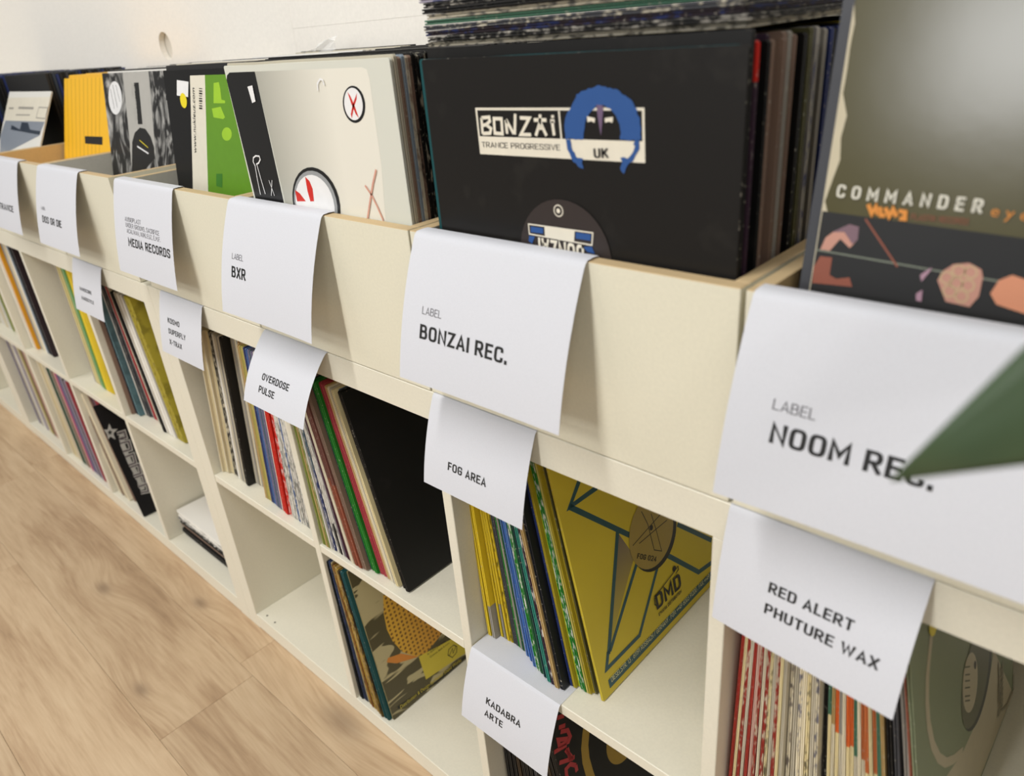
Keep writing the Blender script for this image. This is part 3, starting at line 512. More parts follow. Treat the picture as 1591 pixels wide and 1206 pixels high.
  ('P', 'gradient_wedge', 'indigo', [(86.0, 185.2), (107.9, 137.7), (88.4, 119.2), (28.4, 55.2), (26.4, 59.8)]),
  ('L', 'printed_outline', 'tealblue', 6.6, [(86.7, 184.8), (26.1, 50.7)]),
  ('L', 'printed_outline', 'tealblue', 5.8, [(115.7, 133), (29.7, 52.7)]),
  ('L', 'printed_outline', 'tealblue', 5.6, [(152.8, 104), (86.8, 35), (17.0, 35.6), (26.6, 55)]),
  ('L', 'address_band', 'tealblue', 12, [(15.5, 14.6), (260.6, 14.7)]),
  ('T', 'lettering', 'paleyellow', 'DIESELSTR. 13 . 61191 ROSBACH / GERMANY . FON: ++49 6003 91200 . FAX: ++49', (20.5, 13.9), (254.3, 13.4), 7.2, 0.0, 0),
  ('D', 'centre_hole', 'ink', (153.9, 145), 50, 50),
  ('D', 'centre_label', 'ochre', (149.4, 149.5), 48, 48),
  ('L', 'label_drawing', 'ink', 1.2, [(108.0, 152.9), (142.2, 157.3), (183.1, 162.3)]),
  ('L', 'label_drawing', 'ink', 1.2, [(120.5, 148.5), (153.7, 147.6), (183.3, 146.4)]),
  ('L', 'label_drawing', 'ink', 1.2, [(136.5, 184.9), (143.8, 162.6), (146.4, 123.7), (160.7, 113.5), (157.9, 145.2), (154.0, 172.2)]),
  ('D', 'spindle_hole', 'ink', (149.1, 154.6), 3.6, 3.6),
  ('T', 'lettering', 'ink', 'FOG 024', (110.2, 133.2), (145.3, 107), 6.6, 0.02, 0),
  ('T', 'logo_lettering', 'ink', 'DMD', (128.6, 44.4), (187.8, 42.3), 21.4, 0.02, 0),
  ('L', 'logo_swoosh', 'ink', 1.4, [(127.6, 62.1), (133.4, 64.7), (176.3, 71.4), (187.7, 74.2), (188.2, 68.9), (180.3, 67.3)]),
  ('D', 'logo_swoosh', 'ink', (179.0, 75.3), 4, 4),
  ('L', 'logo_swoosh', 'ink', 1.4, [(127.6, 62.1), (126.3, 54.8), (133.0, 47)]),
  ('T', 'lettering', 'ink', "E'MANIA DISTRIBUTION", (130.0, 34.2), (185.5, 34.4), 4.8, 0.01, 0),
 ],
 'camo':[
  ('C', 'dotted_egg', None, [(49.2, 234.6), (40.6, 201.9), (37.8, 170.9), (42.0, 142.7), (54.1, 110.2), (77.5, 82.4), (98.5, 74.3), (124.6, 81.5), (146.1, 88), (155.6, 103.5), (125.5, 163.9), (96.0, 217.4), (66.9, 236.8)]),
  ('P', 'orange_beak', 'orange', [(81.3, 79.5), (49.7, 110.5), (24.2, 120.2), (19.3, 114.2), (37.2, 98.6), (64.8, 86)]),
  ('P', 'yellow_label', 'lemon', [(82.0, 78.9), (192.1, 54.5), (179.9, 12.5), (83.7, 25.2)]),
  ('L', 'round_mark', 'ink', 1.6, [(141.9, 36.7), (146.9, 46.7), (159.2, 47.5), (165.5, 39.6), (161.8, 28.5), (150.1, 25), (141.9, 36.7)]),
  ('L', 'round_mark', 'ink', 1.6, [(143.8, 33), (155.3, 42.7), (153.7, 32.3), (163.5, 41.2)]),
  ('T', 'lettering', 'ink', 'In dubio pro ludo', (100.5, 68.3), (144.7, 66.5), 4.9, 0.0, 0),
  ('T', 'lettering', 'ink', 'Grooves, Beats & more', (103.5, 59.3), (151.8, 56.7), 4.5, 0.0, 0),
  ('L', 'credit_band', 'ink', 5.5, [(14.2, 17), (101.5, 4), (177.7, 4.8)]),
  ('T', 'lettering', 'lemon', 'Distribution & Design by Mental Sound Works', (19.0, 10.7), (166.9, 3.6), 7.8, 0.0, 0),
 ],
 'star':[
  ('P', 'star_emblem', 'palegrey', [(18.0, 260.1), (17.6, 243.8), (30.4, 238.9), (16.9, 232.4), (15.4, 215.9), (7.5, 228.3), (-6.1, 223.2), (2.4, 237.2), (-4.4, 250.3), (8.6, 246.8)]),
  ('P', 'star_emblem', 'ink', [(13.2, 245.5), (13.1, 239.9), (17.5, 238.1), (12.8, 235.9), (12.3, 230.1), (9.5, 234.4), (4.7, 232.6), (7.7, 237.5), (5.3, 242.1), (9.9, 240.9)]),
  ('L', 'outlined_lettering', 'palegrey', 11, [(34.0, 225.8), (25.5, 196), (23.9, 145.6), (26.7, 105.5), (24.6, 67.4)]),
  ('L', 'outlined_lettering', 'palegrey', 9, [(24.3, 228.1), (41.9, 226.4), (39.9, 210.4), (23.3, 213.8)]),
  ('L', 'lettering_fill', 'plum', 3.2, [(24.3, 228.1), (41.9, 226.4), (39.9, 210.4), (23.3, 213.8)]),
  ('L', 'outlined_lettering', 'palegrey', 9, [(21.2, 202.2), (42.0, 198.9), (38.8, 177), (18.9, 180)]),
  ('L', 'lettering_fill', 'plum', 3.2, [(21.2, 202.2), (42.0, 198.9), (38.8, 177), (18.9, 180)]),
  ('L', 'outlined_lettering', 'palegrey', 9, [(19.5, 164.9), (39.2, 163.9), (35.2, 140.1), (18.4, 141.9)]),
  ('L', 'lettering_fill', 'plum', 3.2, [(19.5, 164.9), (39.2, 163.9), (35.2, 140.1), (18.4, 141.9)]),
  ('L', 'outlined_lettering', 'palegrey', 9, [(19.4, 135), (40.2, 133.3), (36.1, 109.4), (17.7, 112.1)]),
  ('L', 'lettering_fill', 'plum', 3.2, [(19.4, 135), (40.2, 133.3), (36.1, 109.4), (17.7, 112.1)]),
  ('L', 'outlined_lettering', 'palegrey', 9, [(18.7, 105.2), (39.5, 103.3), (35.5, 79.2), (17.8, 84)]),
  ('L', 'lettering_fill', 'plum', 3.2, [(18.7, 105.2), (39.5, 103.3), (35.5, 79.2), (17.8, 84)]),
  ('L', 'outlined_lettering', 'palegrey', 9, [(17.9, 79.6), (39.4, 77.2), (34.6, 57.8), (16.8, 62.7)]),
  ('L', 'lettering_fill', 'plum', 3.2, [(17.9, 79.6), (39.4, 77.2), (34.6, 57.8), (16.8, 62.7)]),
 ],
 'cabal':[
  ('L', 'gold_arc', 'gold', 15, [(75.4, 222.9), (62.6, 204.1), (53.2, 186.9), (48.6, 167.6), (48.1, 144.6), (49.2, 121.9)]),
  ('D', 'gold_disc', 'gold', (122.5, 140.5), 34, 34),
  ('D', 'gold_disc', 'dk', (126.8, 143.6), 22, 22),
  ('L', 'red_lettering', 'red2', 6, [(21.6, 262.7), (34.5, 256.2)]),
  ('L', 'red_lettering', 'red2', 6, [(19.8, 248.1), (31.4, 242.6)]),
  ('L', 'red_lettering', 'red2', 6, [(20.7, 240.4), (32.9, 233.1), (34.0, 221), (28.7, 217.3), (12.0, 224.4), (13.0, 233.7), (29.2, 222)]),
  ('L', 'red_lettering', 'red2', 6, [(0.2, 223.5), (24.2, 216)]),
  ('L', 'red_lettering', 'red2', 6, [(23.4, 210.5), (23.0, 192.3), (31.1, 189.3)]),
  ('L', 'red_lettering', 'red2', 6, [(23.0, 192.3), (3.7, 203.1)]),
  ('L', 'red_lettering', 'red2', 6, [(19.9, 211.5), (27.9, 187.9)]),
  ('L', 'red_lettering', 'red2', 6, [(28.9, 176.6), (20.6, 186.1), (11.3, 186), (8.7, 175.8), (11.6, 162.8)]),
  ('L', 'red_lettering', 'red2', 6, [(28.9, 176.6), (27.9, 167)]),
 ],
 'gg':[
  ('P', 'cream_field', 'beige', [(226.4, 133), (448.3, -41.6), (448.9, -66.3), (330.7, -4.4), (177.0, 4.7), (164.9, -3.3), (50.8, 106), (72.7, 102.1), (119.0, 86.4), (166.0, 83.3), (200.3, 89.7), (221.8, 103.8), (231.5, 115.9)]),
  ('L', 'pale_ring', 'beige', 9, [(51.2, 274.9), (43.3, 259.6), (35.1, 241.6), (31.4, 219.8), (31.9, 194), (39.2, 166.4), (52.8, 139.9), (70.1, 118.9), (91.4, 103.1), (119.2, 88.1)]),
  ('D', 'centre_hole', 'ink', (175.3, 132.3), 52, 52),
  ('D', 'centre_label', 'dkolive', (168.7, 137.4), 49, 49),
  ('P', 'label_plate', 'beige', [(172.1, 126.8), (169.5, 120.7), (165.9, 115.9), (161.3, 112.7), (156.2, 111.2), (150.7, 111.4), (145.1, 113.5), (139.7, 117.1), (134.9, 122.2), (130.8, 128.4), (127.6, 135.4), (125.5, 142.8), (124.5, 150.3), (124.7, 157.5), (126.0, 164.2), (128.5, 170), (131.9, 174.6), (136.1, 177.8), (140.9, 179.5), (146.2, 179.5), (151.6, 177.9), (157.0, 174.7), (161.9, 170), (166.3, 164.1), (169.8, 157.1), (172.2, 149.5), (173.5, 141.6), (173.4, 133.9)]),
  ('P', 'spindle_hole', 'ink', [(169.7, 150.5), (169.5, 149.5), (169.1, 148.7), (168.6, 148.2), (167.9, 147.9), (167.1, 147.9), (166.2, 148.2), (165.3, 148.8), (164.4, 149.6), (163.6, 150.6), (162.9, 151.7), (162.4, 153), (162.0, 154.2), (161.7, 155.5), (161.7, 156.6), (161.9, 157.6), (162.3, 158.3), (162.8, 158.9), (163.5, 159.1), (164.3, 159.1), (165.2, 158.9), (166.1, 158.3), (167.0, 157.5), (167.8, 156.5), (168.5, 155.4), (169.1, 154.2), (169.5, 152.9), (169.7, 151.6)]),
  ('L', 'label_writing', 'dkolive', 1.5, [(133.4, 175.4), (149.0, 164.4)]),
  ('L', 'label_writing', 'dkolive', 1.5, [(132.7, 167.3), (148.2, 156)]),
  ('L', 'label_writing', 'dkolive', 1.5, [(132.1, 160.7), (147.6, 149.3)]),
  ('L', 'label_writing', 'dkolive', 1.5, [(131.4, 153.3), (147.0, 141.8)]),
  ('L', 'label_writing', 'dkolive', 1.5, [(130.5, 144.2), (146.2, 132.5)]),
  ('L', 'label_writing', 'dkolive', 1.5, [(130.0, 139.2), (145.7, 127.3)]),
  ('T', 'raised_lettering', 'dkbeige', 'CLUBTRAX', (264.8, 20.8), (272.5, 79.1), 22.8, 0.02, 0),
  ('L', 'raised_ring', 'dkbeige', 3, [(249.9, 92.1), (252.7, 43.3), (261.4, 19.3), (284.6, 8.8), (323.6, 7.9), (331.3, 28.2)]),
  ('P', 'yellow_sticker', 'yellow', [(42.9, 286), (60.7, 271.2), (54.3, 268.2), (46.9, 272), (42.1, 279.9)]),
 ],
 'commander':[
  ('P', 'black_picture', 'ink', [(-6.4, 184.5), (117.8, 180.2), (144.4, 178.7), (160.8, 108), (-8.5, 86.5), (-9.8, 133.6)]),
  ('P', 'flesh_figure', 'flesh', [(3.2, 158.9), (5.5, 167.3), (10.9, 172.4), (18.0, 172.4), (25.1, 166.2), (22.3, 162.3), (15.3, 167.6), (9.6, 158.8)]),
  ('P', 'mauve_hair', 'mauve', [(9.3, 171.4), (19.7, 177.8), (25.9, 176.7), (26.5, 168.1), (23.6, 165.1), (17.2, 172.3)]),
  ('P', 'brown_figure', 'rust', [(-0.3, 146.4), (4.0, 154.4), (12.1, 154.6), (12.3, 142.7), (17.1, 140.7), (25.6, 143), (28.4, 137), (1.4, 135.4)]),
  ('P', 'flesh_figure', 'flesh', [(-8.8, 133.8), (-8.8, 152.7), (-5.6, 143.8), (-1.3, 140.7), (-2.1, 133.7)]),
  ('L', 'thin_pale_line', 'sage', 1.0, [(-7.5, 158.4), (50.3, 156.4), (77.3, 155.2), (123.7, 153.5)]),
  ('L', 'thin_brown_line', 'rust', 1.2, [(29.1, 182.2), (54.0, 154.3)]),
  ('P', 'flesh_figure', 'flesh', [(78.4, 149.5), (80.3, 155.6), (85.2, 160.5), (93.6, 162.5), (100.7, 159.5), (102.3, 154.9), (102.6, 143.4), (99.0, 136.1), (85.5, 137.1)]),
  ('P', 'flesh_figure', 'peach', [(108.1, 146), (110.8, 154.6), (116.8, 158.7), (125.2, 156.9), (129.6, 136.9), (121.1, 138.5), (112.5, 140.2)]),
  ('L', 'figure_outline', 'sand', 1.1, [(86.7, 152.5), (86.5, 150.3), (85.0, 148.7), (82.8, 148.3), (80.8, 149.4), (79.7, 151.4), (80.0, 153.6), (81.5, 155.2), (83.7, 155.5), (85.6, 154.4), (86.7, 152.5)]),
  ('L', 'figure_outline', 'sand', 1.1, [(92.3, 157.5), (92.1, 155.3), (90.7, 153.7), (88.5, 153.4), (86.6, 154.4), (85.5, 156.4), (85.7, 158.6), (87.2, 160.1), (89.3, 160.4), (91.3, 159.4), (92.3, 157.5)]),
  ('L', 'figure_outline', 'sand', 1.1, [(98.8, 157.6), (98.6, 155.5), (97.2, 153.9), (95.1, 153.6), (93.1, 154.6), (92.1, 156.6), (92.3, 158.7), (93.7, 160.3), (95.8, 160.6), (97.7, 159.5), (98.8, 157.6)]),
  ('L', 'figure_outline', 'sand', 1.1, [(92.4, 150), (92.2, 147.8), (90.7, 146.3), (88.6, 145.9), (86.6, 146.9), (85.5, 148.9), (85.7, 151.1), (87.2, 152.7), (89.3, 153), (91.3, 152), (92.4, 150)]),
  ('L', 'figure_outline', 'sand', 1.1, [(99.0, 149.4), (98.8, 147.3), (97.4, 145.7), (95.3, 145.4), (93.4, 146.4), (92.3, 148.3), (92.5, 150.5), (93.9, 152.1), (96.0, 152.4), (98.0, 151.4), (99.0, 149.4)]),
  ('L', 'figure_outline', 'sand', 1.1, [(89.8, 144.6), (89.6, 142.4), (88.1, 140.8), (85.9, 140.4), (83.9, 141.4), (82.8, 143.4), (83.1, 145.7), (84.6, 147.2), (86.7, 147.6), (88.7, 146.6), (89.8, 144.6)]),
  ('L', 'figure_outline', 'sand', 1.1, [(96.9, 142.4), (96.6, 140.2), (95.2, 138.6), (93.1, 138.3), (91.1, 139.3), (90.0, 141.3), (90.3, 143.5), (91.7, 145.1), (93.8, 145.4), (95.8, 144.4), (96.9, 142.4)]),
  ('P', 'pink_detail', 'pinkish', [(68.1, 151.3), (73.9, 157.2), (73.0, 153.7), (69.6, 147.2)]),
  ('P', 'pink_detail', 'pinkish', [(68.0, 139.2), (71.3, 142.3), (72.0, 134.7), (68.8, 135)]),
  ('T', 'lettering', 'offwhite', 'C O M M A N D E R', (8.2, 194.4), (93.9, 192), 8.2, 0.02, 0),
  ('T', 'lettering', 'orange', 'e y e s', (98.6, 191.2), (124.4, 189.8), 6.6, 0.02, 0),
  ('L', 'orange_logo', 'orange', 2.6, [(29.5, 191.6), (32.7, 186), (34.4, 190.4), (36.5, 185.5)]),
  ('L', 'orange_logo', 'orange', 2.6, [(36.8, 190.6), (38.2, 185.5), (41.0, 185.5)]),
  ('L', 'orange_logo', 'orange', 2.6, [(40.1, 190.4), (43.4, 185.4), (45.0, 189.7), (47.9, 185.5)]),
  ('L', 'orange_logo', 'orange', 2.6, [(48.3, 189.2), (52.3, 188.8), (52.8, 184.7), (49.6, 184.7)]),
  ('T', 'lettering', 'rust', 'PLASTIK RECORDS', (56.2, 184.7), (88.3, 184.8), 3.6, 0.0, 0),
 ],
}

PAL.update(brown='#8a5a2c')
def strip(pts, w_):
    """outline strip of a polyline with mitred corners; returns vertices and quads"""
    h = w_ / 2; P = [pts[0]]
    for p in pts[1:]:
        if math.hypot(p[0]-P[-1][0], p[1]-P[-1][1]) > 1e-7: P.append(p)
    if len(P) < 2: return [], []
    closed = len(P) > 3 and math.hypot(P[0][0]-P[-1][0], P[0][1]-P[-1][1]) < w_*.2
    if closed: P = P[:-1]
    n = len(P); vs = []
    def dr(a, b_): l = math.hypot(b_[0]-a[0], b_[1]-a[1]) or 1; return ((b_[0]-a[0])/l, (b_[1]-a[1])/l)
    for i in range(n):
        d0 = dr(P[i-1], P[i]) if (closed or i > 0) else dr(P[i], P[i+1])
        d1 = dr(P[i], P[(i+1) % n]) if (closed or i < n-1) else d0
        nx, ny = -(d0[1]+d1[1]), d0[0]+d1[0]; l = math.hypot(nx, ny)
        if l < .35: nx, ny, k = -d0[1], d0[0], 1
        else: nx, ny = nx/l, ny/l; k = min(1/max(nx*-d0[1] + ny*d0[0], .35), 2.2)
        vs += [(P[i][0]+nx*h*k, P[i][1]+ny*h*k), (P[i][0]-nx*h*k, P[i][1]-ny*h*k)]
    fs = [(2*i+1, (2*i+3) % (2*n), (2*i+2) % (2*n), 2*i) for i in range(n if closed else n-1)]
    return vs, fs
def stroke(mb, pts, w_, z):
    vs, fs = strip(pts, w_); k = len(mb.v)
    mb.v += [(x, y, z) for x, y in vs]
    for f in fs: mb.f.append([k + i for i in f]); mb.m.append(0)
def rnd(path):
    """(x, y[, r]) -> polyline with rounded corners"""
    out = []; closed = path[0][:2] == path[-1][:2]; n = len(path)
    for i, p in enumerate(path):
        r = p[2] if len(p) > 2 else 0
        if r == 0 or (not closed and i in (0, n-1)): out.append(p[:2]); continue
        if closed and i == n-1: continue
        a = path[i-1] if i > 0 else path[-2]; c = path[i+1] if i < n-1 else path[1]
        def tow(q): l = math.hypot(q[0]-p[0], q[1]-p[1]); t = min(r, l*.5)/l; return (p[0]+(q[0]-p[0])*t, p[1]+(q[1]-p[1])*t)
        A, B_ = tow(a), tow(c)
        for k in range(5): t = k/4; out.append(((1-t)**2*A[0]+2*t*(1-t)*p[0]+t*t*B_[0], (1-t)**2*A[1]+2*t*(1-t)*p[1]+t*t*B_[1]))
    if closed and out[0] != out[-1]: out.append(out[0])
    return out
q = .34
GL = {'A': (.60, [[(0,0),(.5,1),(1,0)],[(.17,.27),(.83,.27)]]), 'B': (.56, [[(0,0),(0,1),(.88,1,q),(.88,.53,q),(0,.53)],[(0,.53),(1,.53,q),(1,0,q),(0,0)]]),
 'C': (.56, [[(1,.78),(1,1,q),(0,1,q),(0,0,q),(1,0,q),(1,.22)]]), 'D': (.57, [[(0,0),(0,1),(1,1,q),(1,0,q),(0,0)]]), 'E': (.50, [[(1,1),(0,1),(0,0),(1,0)],[(0,.52),(.88,.52)]]),
 'F': (.49, [[(1,1),(0,1),(0,0)],[(0,.52),(.88,.52)]]), 'G': (.57, [[(1,.80),(1,1,q),(0,1,q),(0,0,q),(1,0,q),(1,.48),(.55,.48)]]), 'H': (.58, [[(0,0),(0,1)],[(1,0),(1,1)],[(0,.52),(1,.52)]]),
 'I': (.13, [[(.5,0),(.5,1)]]), 'J': (.50, [[(1,1),(1,0,q),(0,0,q),(0,.2)]]), 'K': (.57, [[(0,0),(0,1)],[(.95,1),(.12,.42)],[(.35,.6),(1,0)]]), 'L': (.48, [[(0,1),(0,0),(1,0)]]), 'M': (.70, [[(0,0),(0,1),(.5,.3),(1,1),(1,0)]]),
 'N': (.58, [[(0,0),(0,1),(1,0),(1,1)]]), 'O': (.58, [[(0,1,q),(1,1,q),(1,0,q),(0,0,q),(0,1,q)]]), 'P': (.55, [[(0,0),(0,1),(1,1,q),(1,.45,q),(0,.45)]]), 'Q': (.58, [[(0,1,q),(1,1,q),(1,0,q),(0,0,q),(0,1,q)],[(.6,.25),(1,-.1)]]),
 'R': (.57, [[(0,0),(0,1),(.95,1,q),(.95,.46,q),(0,.46)],[(.45,.46),(1,0)]]), 'S': (.55, [[(1,.82),(1,1,q),(0,1,q),(0,.57,q),(1,.45,q),(1,0,q),(0,0,q),(0,.18)]]), 'T': (.54, [[(0,1),(1,1)],[(.5,1),(.5,0)]]),
 'U': (.57, [[(0,1),(0,0,q),(1,0,q),(1,1)]]), 'V': (.58, [[(0,1),(.5,0),(1,1)]]), 'W': (.84, [[(0,1),(.25,0),(.5,.9),(.75,0),(1,1)]]), 'X': (.56, [[(0,1),(1,0)],[(0,0),(1,1)]]), 'Y': (.56, [[(0,1),(.5,.42),(1,1)],[(.5,.42),(.5,0)]]),
 'Z': (.52, [[(0,1),(1,1),(0,0),(1,0)]]), '.': (.13, [[(.5,-.02),(.5,.1)]]), ',': (.13, [[(.5,.08),(.2,-.18)]]), '-': (.36, [[(0,.46),(1,.46)]]), '/': (.4, [[(0,0),(1,1)]]), ':': (.13, [[(.5,0),(.5,.12)],[(.5,.5),(.5,.62)]]),
 '+': (.4, [[(0,.45),(1,.45)],[(.5,.2),(.5,.7)]]), "'": (.1, [[(.5,1),(.5,.75)]]), '0': (.56, [[(0,1,q),(1,1,q),(1,0,q),(0,0,q),(0,1,q)]]), '1': (.3, [[(0,.8),(.7,1),(.7,0)]]), '2': (.54, [[(0,.8),(0,1,q),(1,1,q),(1,.55,q),(0,0),(1,0)]]),
 '3': (.54, [[(0,1),(1,1),(.45,.58),(1,.56,q),(1,0,q),(0,0,q),(0,.2)]]), '4': (.58, [[(.75,0),(.75,1),(0,.25),(1,.25)]]), '6': (.55, [[(.9,1),(0,.5,q),(0,0,q),(1,0,q),(1,.55,q),(.05,.55)]]), '9': (.55, [[(.1,0),(1,.5,q),(1,1,q),(0,1,q),(0,.45,q),(.95,.45)]])}
TC = {}
def text_geo(txt, wt=.02):
    """vertices (x as a share of the width, y as a share of the cap height) and faces"""
    if (txt, wt) in TC: return TC[(txt, wt)]
    if txt == txt.upper():
        sw = .168 if wt > 0 else .10; x = 0; vs = []; fs = []
        for ch in txt:
            if ch == ' ': x += .33; continue
            w_, paths = GL.get(ch, GL['O'])
            for p in paths:
                pl = [(x + sw/2 + a*(w_ - sw if w_ > .2 else 0), sw/2 + b_*(1 - sw)) for a, b_ in rnd(p)]
                if pl[0] != pl[-1]:
                    for (e0, e1) in ((0, 1), (-1, -2)):
                        dx, dy = pl[e0][0]-pl[e1][0], pl[e0][1]-pl[e1][1]; l = math.hypot(dx, dy); pl[e0] = (pl[e0][0]+dx/l*sw/2*.98, pl[e0][1]+dy/l*sw/2*.98)
                v, f = strip(pl, sw); k = len(vs); vs += v; fs += [tuple(k + i for i in t) for t in f]
            x += w_ + .095
        x -= .095
        vs = [(a/x, b_) for a, b_ in vs]; TC[(txt, wt)] = (vs, fs); return vs, fs
    cu = bpy.data.curves.new('t', 'FONT'); cu.body = txt; cu.size = 1; cu.offset = 0; cu.resolution_u = 3; cu.fill_mode = 'FRONT'
    ob = bpy.data.objects.new('t', cu); me = bpy.data.meshes.new_from_object(ob)
    vs = [tuple(v.co) for v in me.vertices]; fs = [tuple(p.vertices) for p in me.polygons]
    bpy.data.objects.remove(ob); bpy.data.curves.remove(cu); bpy.data.meshes.remove(me)
    x0 = min(v[0] for v in vs); x1 = max(v[0] for v in vs)
    vs = [((v[0]-x0)/(x1-x0), v[1]/.73) for v in vs]; TC[(txt, wt)] = (vs, fs); return vs, fs
def add_text(mb, txt, a, b_, h, wt, z):
    vs, fs = text_geo(txt, wt); k = len(mb.v); dx, dy = b_[0]-a[0], b_[1]-a[1]; l = math.hypot(dx, dy); ux, uy = dx/l, dy/l
    for (p, q) in vs: mb.v.append((a[0] + ux*p*l - uy*q*h, a[1] + uy*p*l + ux*q*h, z))
    for f in fs: mb.f.append([k + i for i in f]); mb.m.append(0)
def cl(p, lo=.6, hi=313.4): return (min(max(p[0], lo), hi) / 1000, min(max(p[1], lo), hi) / 1000)
COLMAP = {'brown': 'brown_', 'green': 'lime3', 'yellow': 'yel3', 'dkgreen': 'dkgreen2', 'amber': 'amberstripe', 'slate': 'slate2', 'dkolive': 'dkolive2', 'cream': 'cream_p', 'white': 'white_p'}
PAL.update(lime3='#639420', yel3='#f0dc20', dkolive2='#5a5a40', cream_p='#e6dfcc', white_p='#efeeec')
def decorate(parent, key, rough=.45):
    z = 0; last = None; mb = None; groups = []
    for e in ART[key]:
        kind, nm, col = e[0], e[1], e[2]
        if (nm, col) != last or nm == 'label_print':
            mb = MB(); z += .00009 if (nm, col) != last else 0; groups.append((nm, col, mb)); last = (nm, col)
        if kind == 'P':
            pts = e[3]
            if nm == 'blue_tree_emblem':            # ragged foliage outline
                rj = random.Random(len(pts)); q2 = []
                for a_, b_ in zip(pts, pts[1:] + pts[:1]):
                    k_ = max(1, int(math.hypot(b_[0]-a_[0], b_[1]-a_[1]) / 2.2))
                    q2 += [(a_[0] + (b_[0]-a_[0])*j_/k_ + rj.uniform(-.9, .9)*(j_ > 0), a_[1] + (b_[1]-a_[1])*j_/k_ + rj.uniform(-.9, .9)*(j_ > 0)) for j_ in range(k_)]
                pts = q2
            mb.poly([cl(p) + (z,) for p in pts])
        elif kind == 'L': stroke(mb, [cl(p) for p in e[4]], e[3]/1000, z)
        elif kind == 'D':
            cx, cy = e[3][0], e[3][1]; n = 40 if e[4] > 15 else 20
            mb.poly([cl((cx + e[4]*math.cos(2*math.pi*i/n), cy + e[5]*math.sin(2*math.pi*i/n))) + (z,) for i in range(n)])
        elif kind == 'T': add_text(mb, e[3], (e[4][0]/1000, e[4][1]/1000), (e[5][0]/1000, e[5][1]/1000), e[6]/1000, e[7], z)
        elif kind == 'C':
            mb.poly([cl(p) + (z,) for p in e[3]]); groups[-1] = (nm, 'EGG', mb)
    for nm, col, mb in groups:
        if not mb.f: continue
        mt = egg_mat() if col == 'EGG' else ((WEDGE() if col == 'indigo' else SILVER()) if col in ('indigo', 'silverlight') else mat('print_' + str(col), COLMAP.get(col, col), rough))
        # keep every face pointing out of the cover
        me = mb.mesh(nm, [mt])
        o = link(bpy.data.objects.new(nm, me), parent)
        me.flip_normals() if (len(me.polygons) and sum(p.normal.z * p.area for p in me.polygons) < 0) else None
def egg_mat():
    mt = bpy.data.materials.new('dotted_egg_print'); mt.use_nodes = True; nt = mt.node_tree; b = nt.nodes['Principled BSDF']; L = nt.links.new
    tc = N(nt, 'ShaderNodeTexCoord'); mp = N(nt, 'ShaderNodeMapping'); mp.inputs['Scale'].default_value = (115, 115, 1); L(tc.outputs['Object'], mp.inputs[0])
    vo = N(nt, 'ShaderNodeTexVoronoi'); vo.inputs['Scale'].default_value = 1; vo.inputs['Randomness'].default_value = .12; L(mp.outputs[0], vo.inputs['Vector'])
    cr = N(nt, 'ShaderNodeValToRGB'); cr.color_ramp.elements[0].position = .22; cr.color_ramp.elements[0].color = (0, 0, 0, 1); cr.color_ramp.elements[1].position = .34; L(vo.outputs['Distance'], cr.inputs[0])
    sp = N(nt, 'ShaderNodeSeparateXYZ'); L(tc.outputs['Object'], sp.inputs[0])
    mr = N(nt, 'ShaderNodeMapRange'); mr.inputs[1].default_value = .04; mr.inputs[2].default_value = .26; L(sp.outputs['X'], mr.inputs[0])
    g = N(nt, 'ShaderNodeValToRGB'); g.color_ramp.elements[0].color = lin('#dcae38'); g.color_ramp.elements[1].color = lin('#b8662c'); L(mr.outputs[0], g.inputs[0])
    mx = N(nt, 'ShaderNodeMixRGB'); L(cr.outputs[0], mx.inputs[0]); mx.inputs[1].default_value = lin('#7c5420'); L(g.outputs[0], mx.inputs[2]); L(mx.outputs[0], b.inputs['Base Color'])
    return mt
def WEDGE():
    mt = bpy.data.materials.new('indigo_wedge_print'); mt.use_nodes = True; nt = mt.node_tree; b = nt.nodes['Principled BSDF']; L = nt.links.new
    tc = N(nt, 'ShaderNodeTexCoord'); sp = N(nt, 'ShaderNodeSeparateXYZ'); L(tc.outputs['Object'], sp.inputs[0])
    mr = N(nt, 'ShaderNodeMapRange'); mr.inputs[1].default_value = .05; mr.inputs[2].default_value = .22; L(sp.outputs['Y'], mr.inputs[0])
    g = N(nt, 'ShaderNodeValToRGB'); g.color_ramp.elements[0].color = lin('#c0ae34'); g.color_ramp.elements[1].color = lin('#463a68'); L(mr.outputs[0], g.inputs[0]); L(g.outputs[0], b.inputs['Base Color'])
    return mt
def SILVER():
    mt = WEDGE().copy(); mt.name = 'silver_gradient_print'; nt = mt.node_tree
    mr = [n for n in nt.nodes if n.type == 'MAP_RANGE'][0]; g = [n for n in nt.nodes if n.type == 'VALTORGB'][0]; sp = [n for n in nt.nodes if n.type == 'SEPXYZ'][0]
    nt.links.new(sp.outputs['X'], mr.inputs[0]); mr.inputs[1].default_value = .06; mr.inputs[2].default_value = .21
    g.color_ramp.elements[0].color = lin('#a5a498'); g.color_ramp.elements[1].color = lin('#e3dfd1'); nt.nodes['Principled BSDF'].inputs['Roughness'].default_value = .35
    return mt
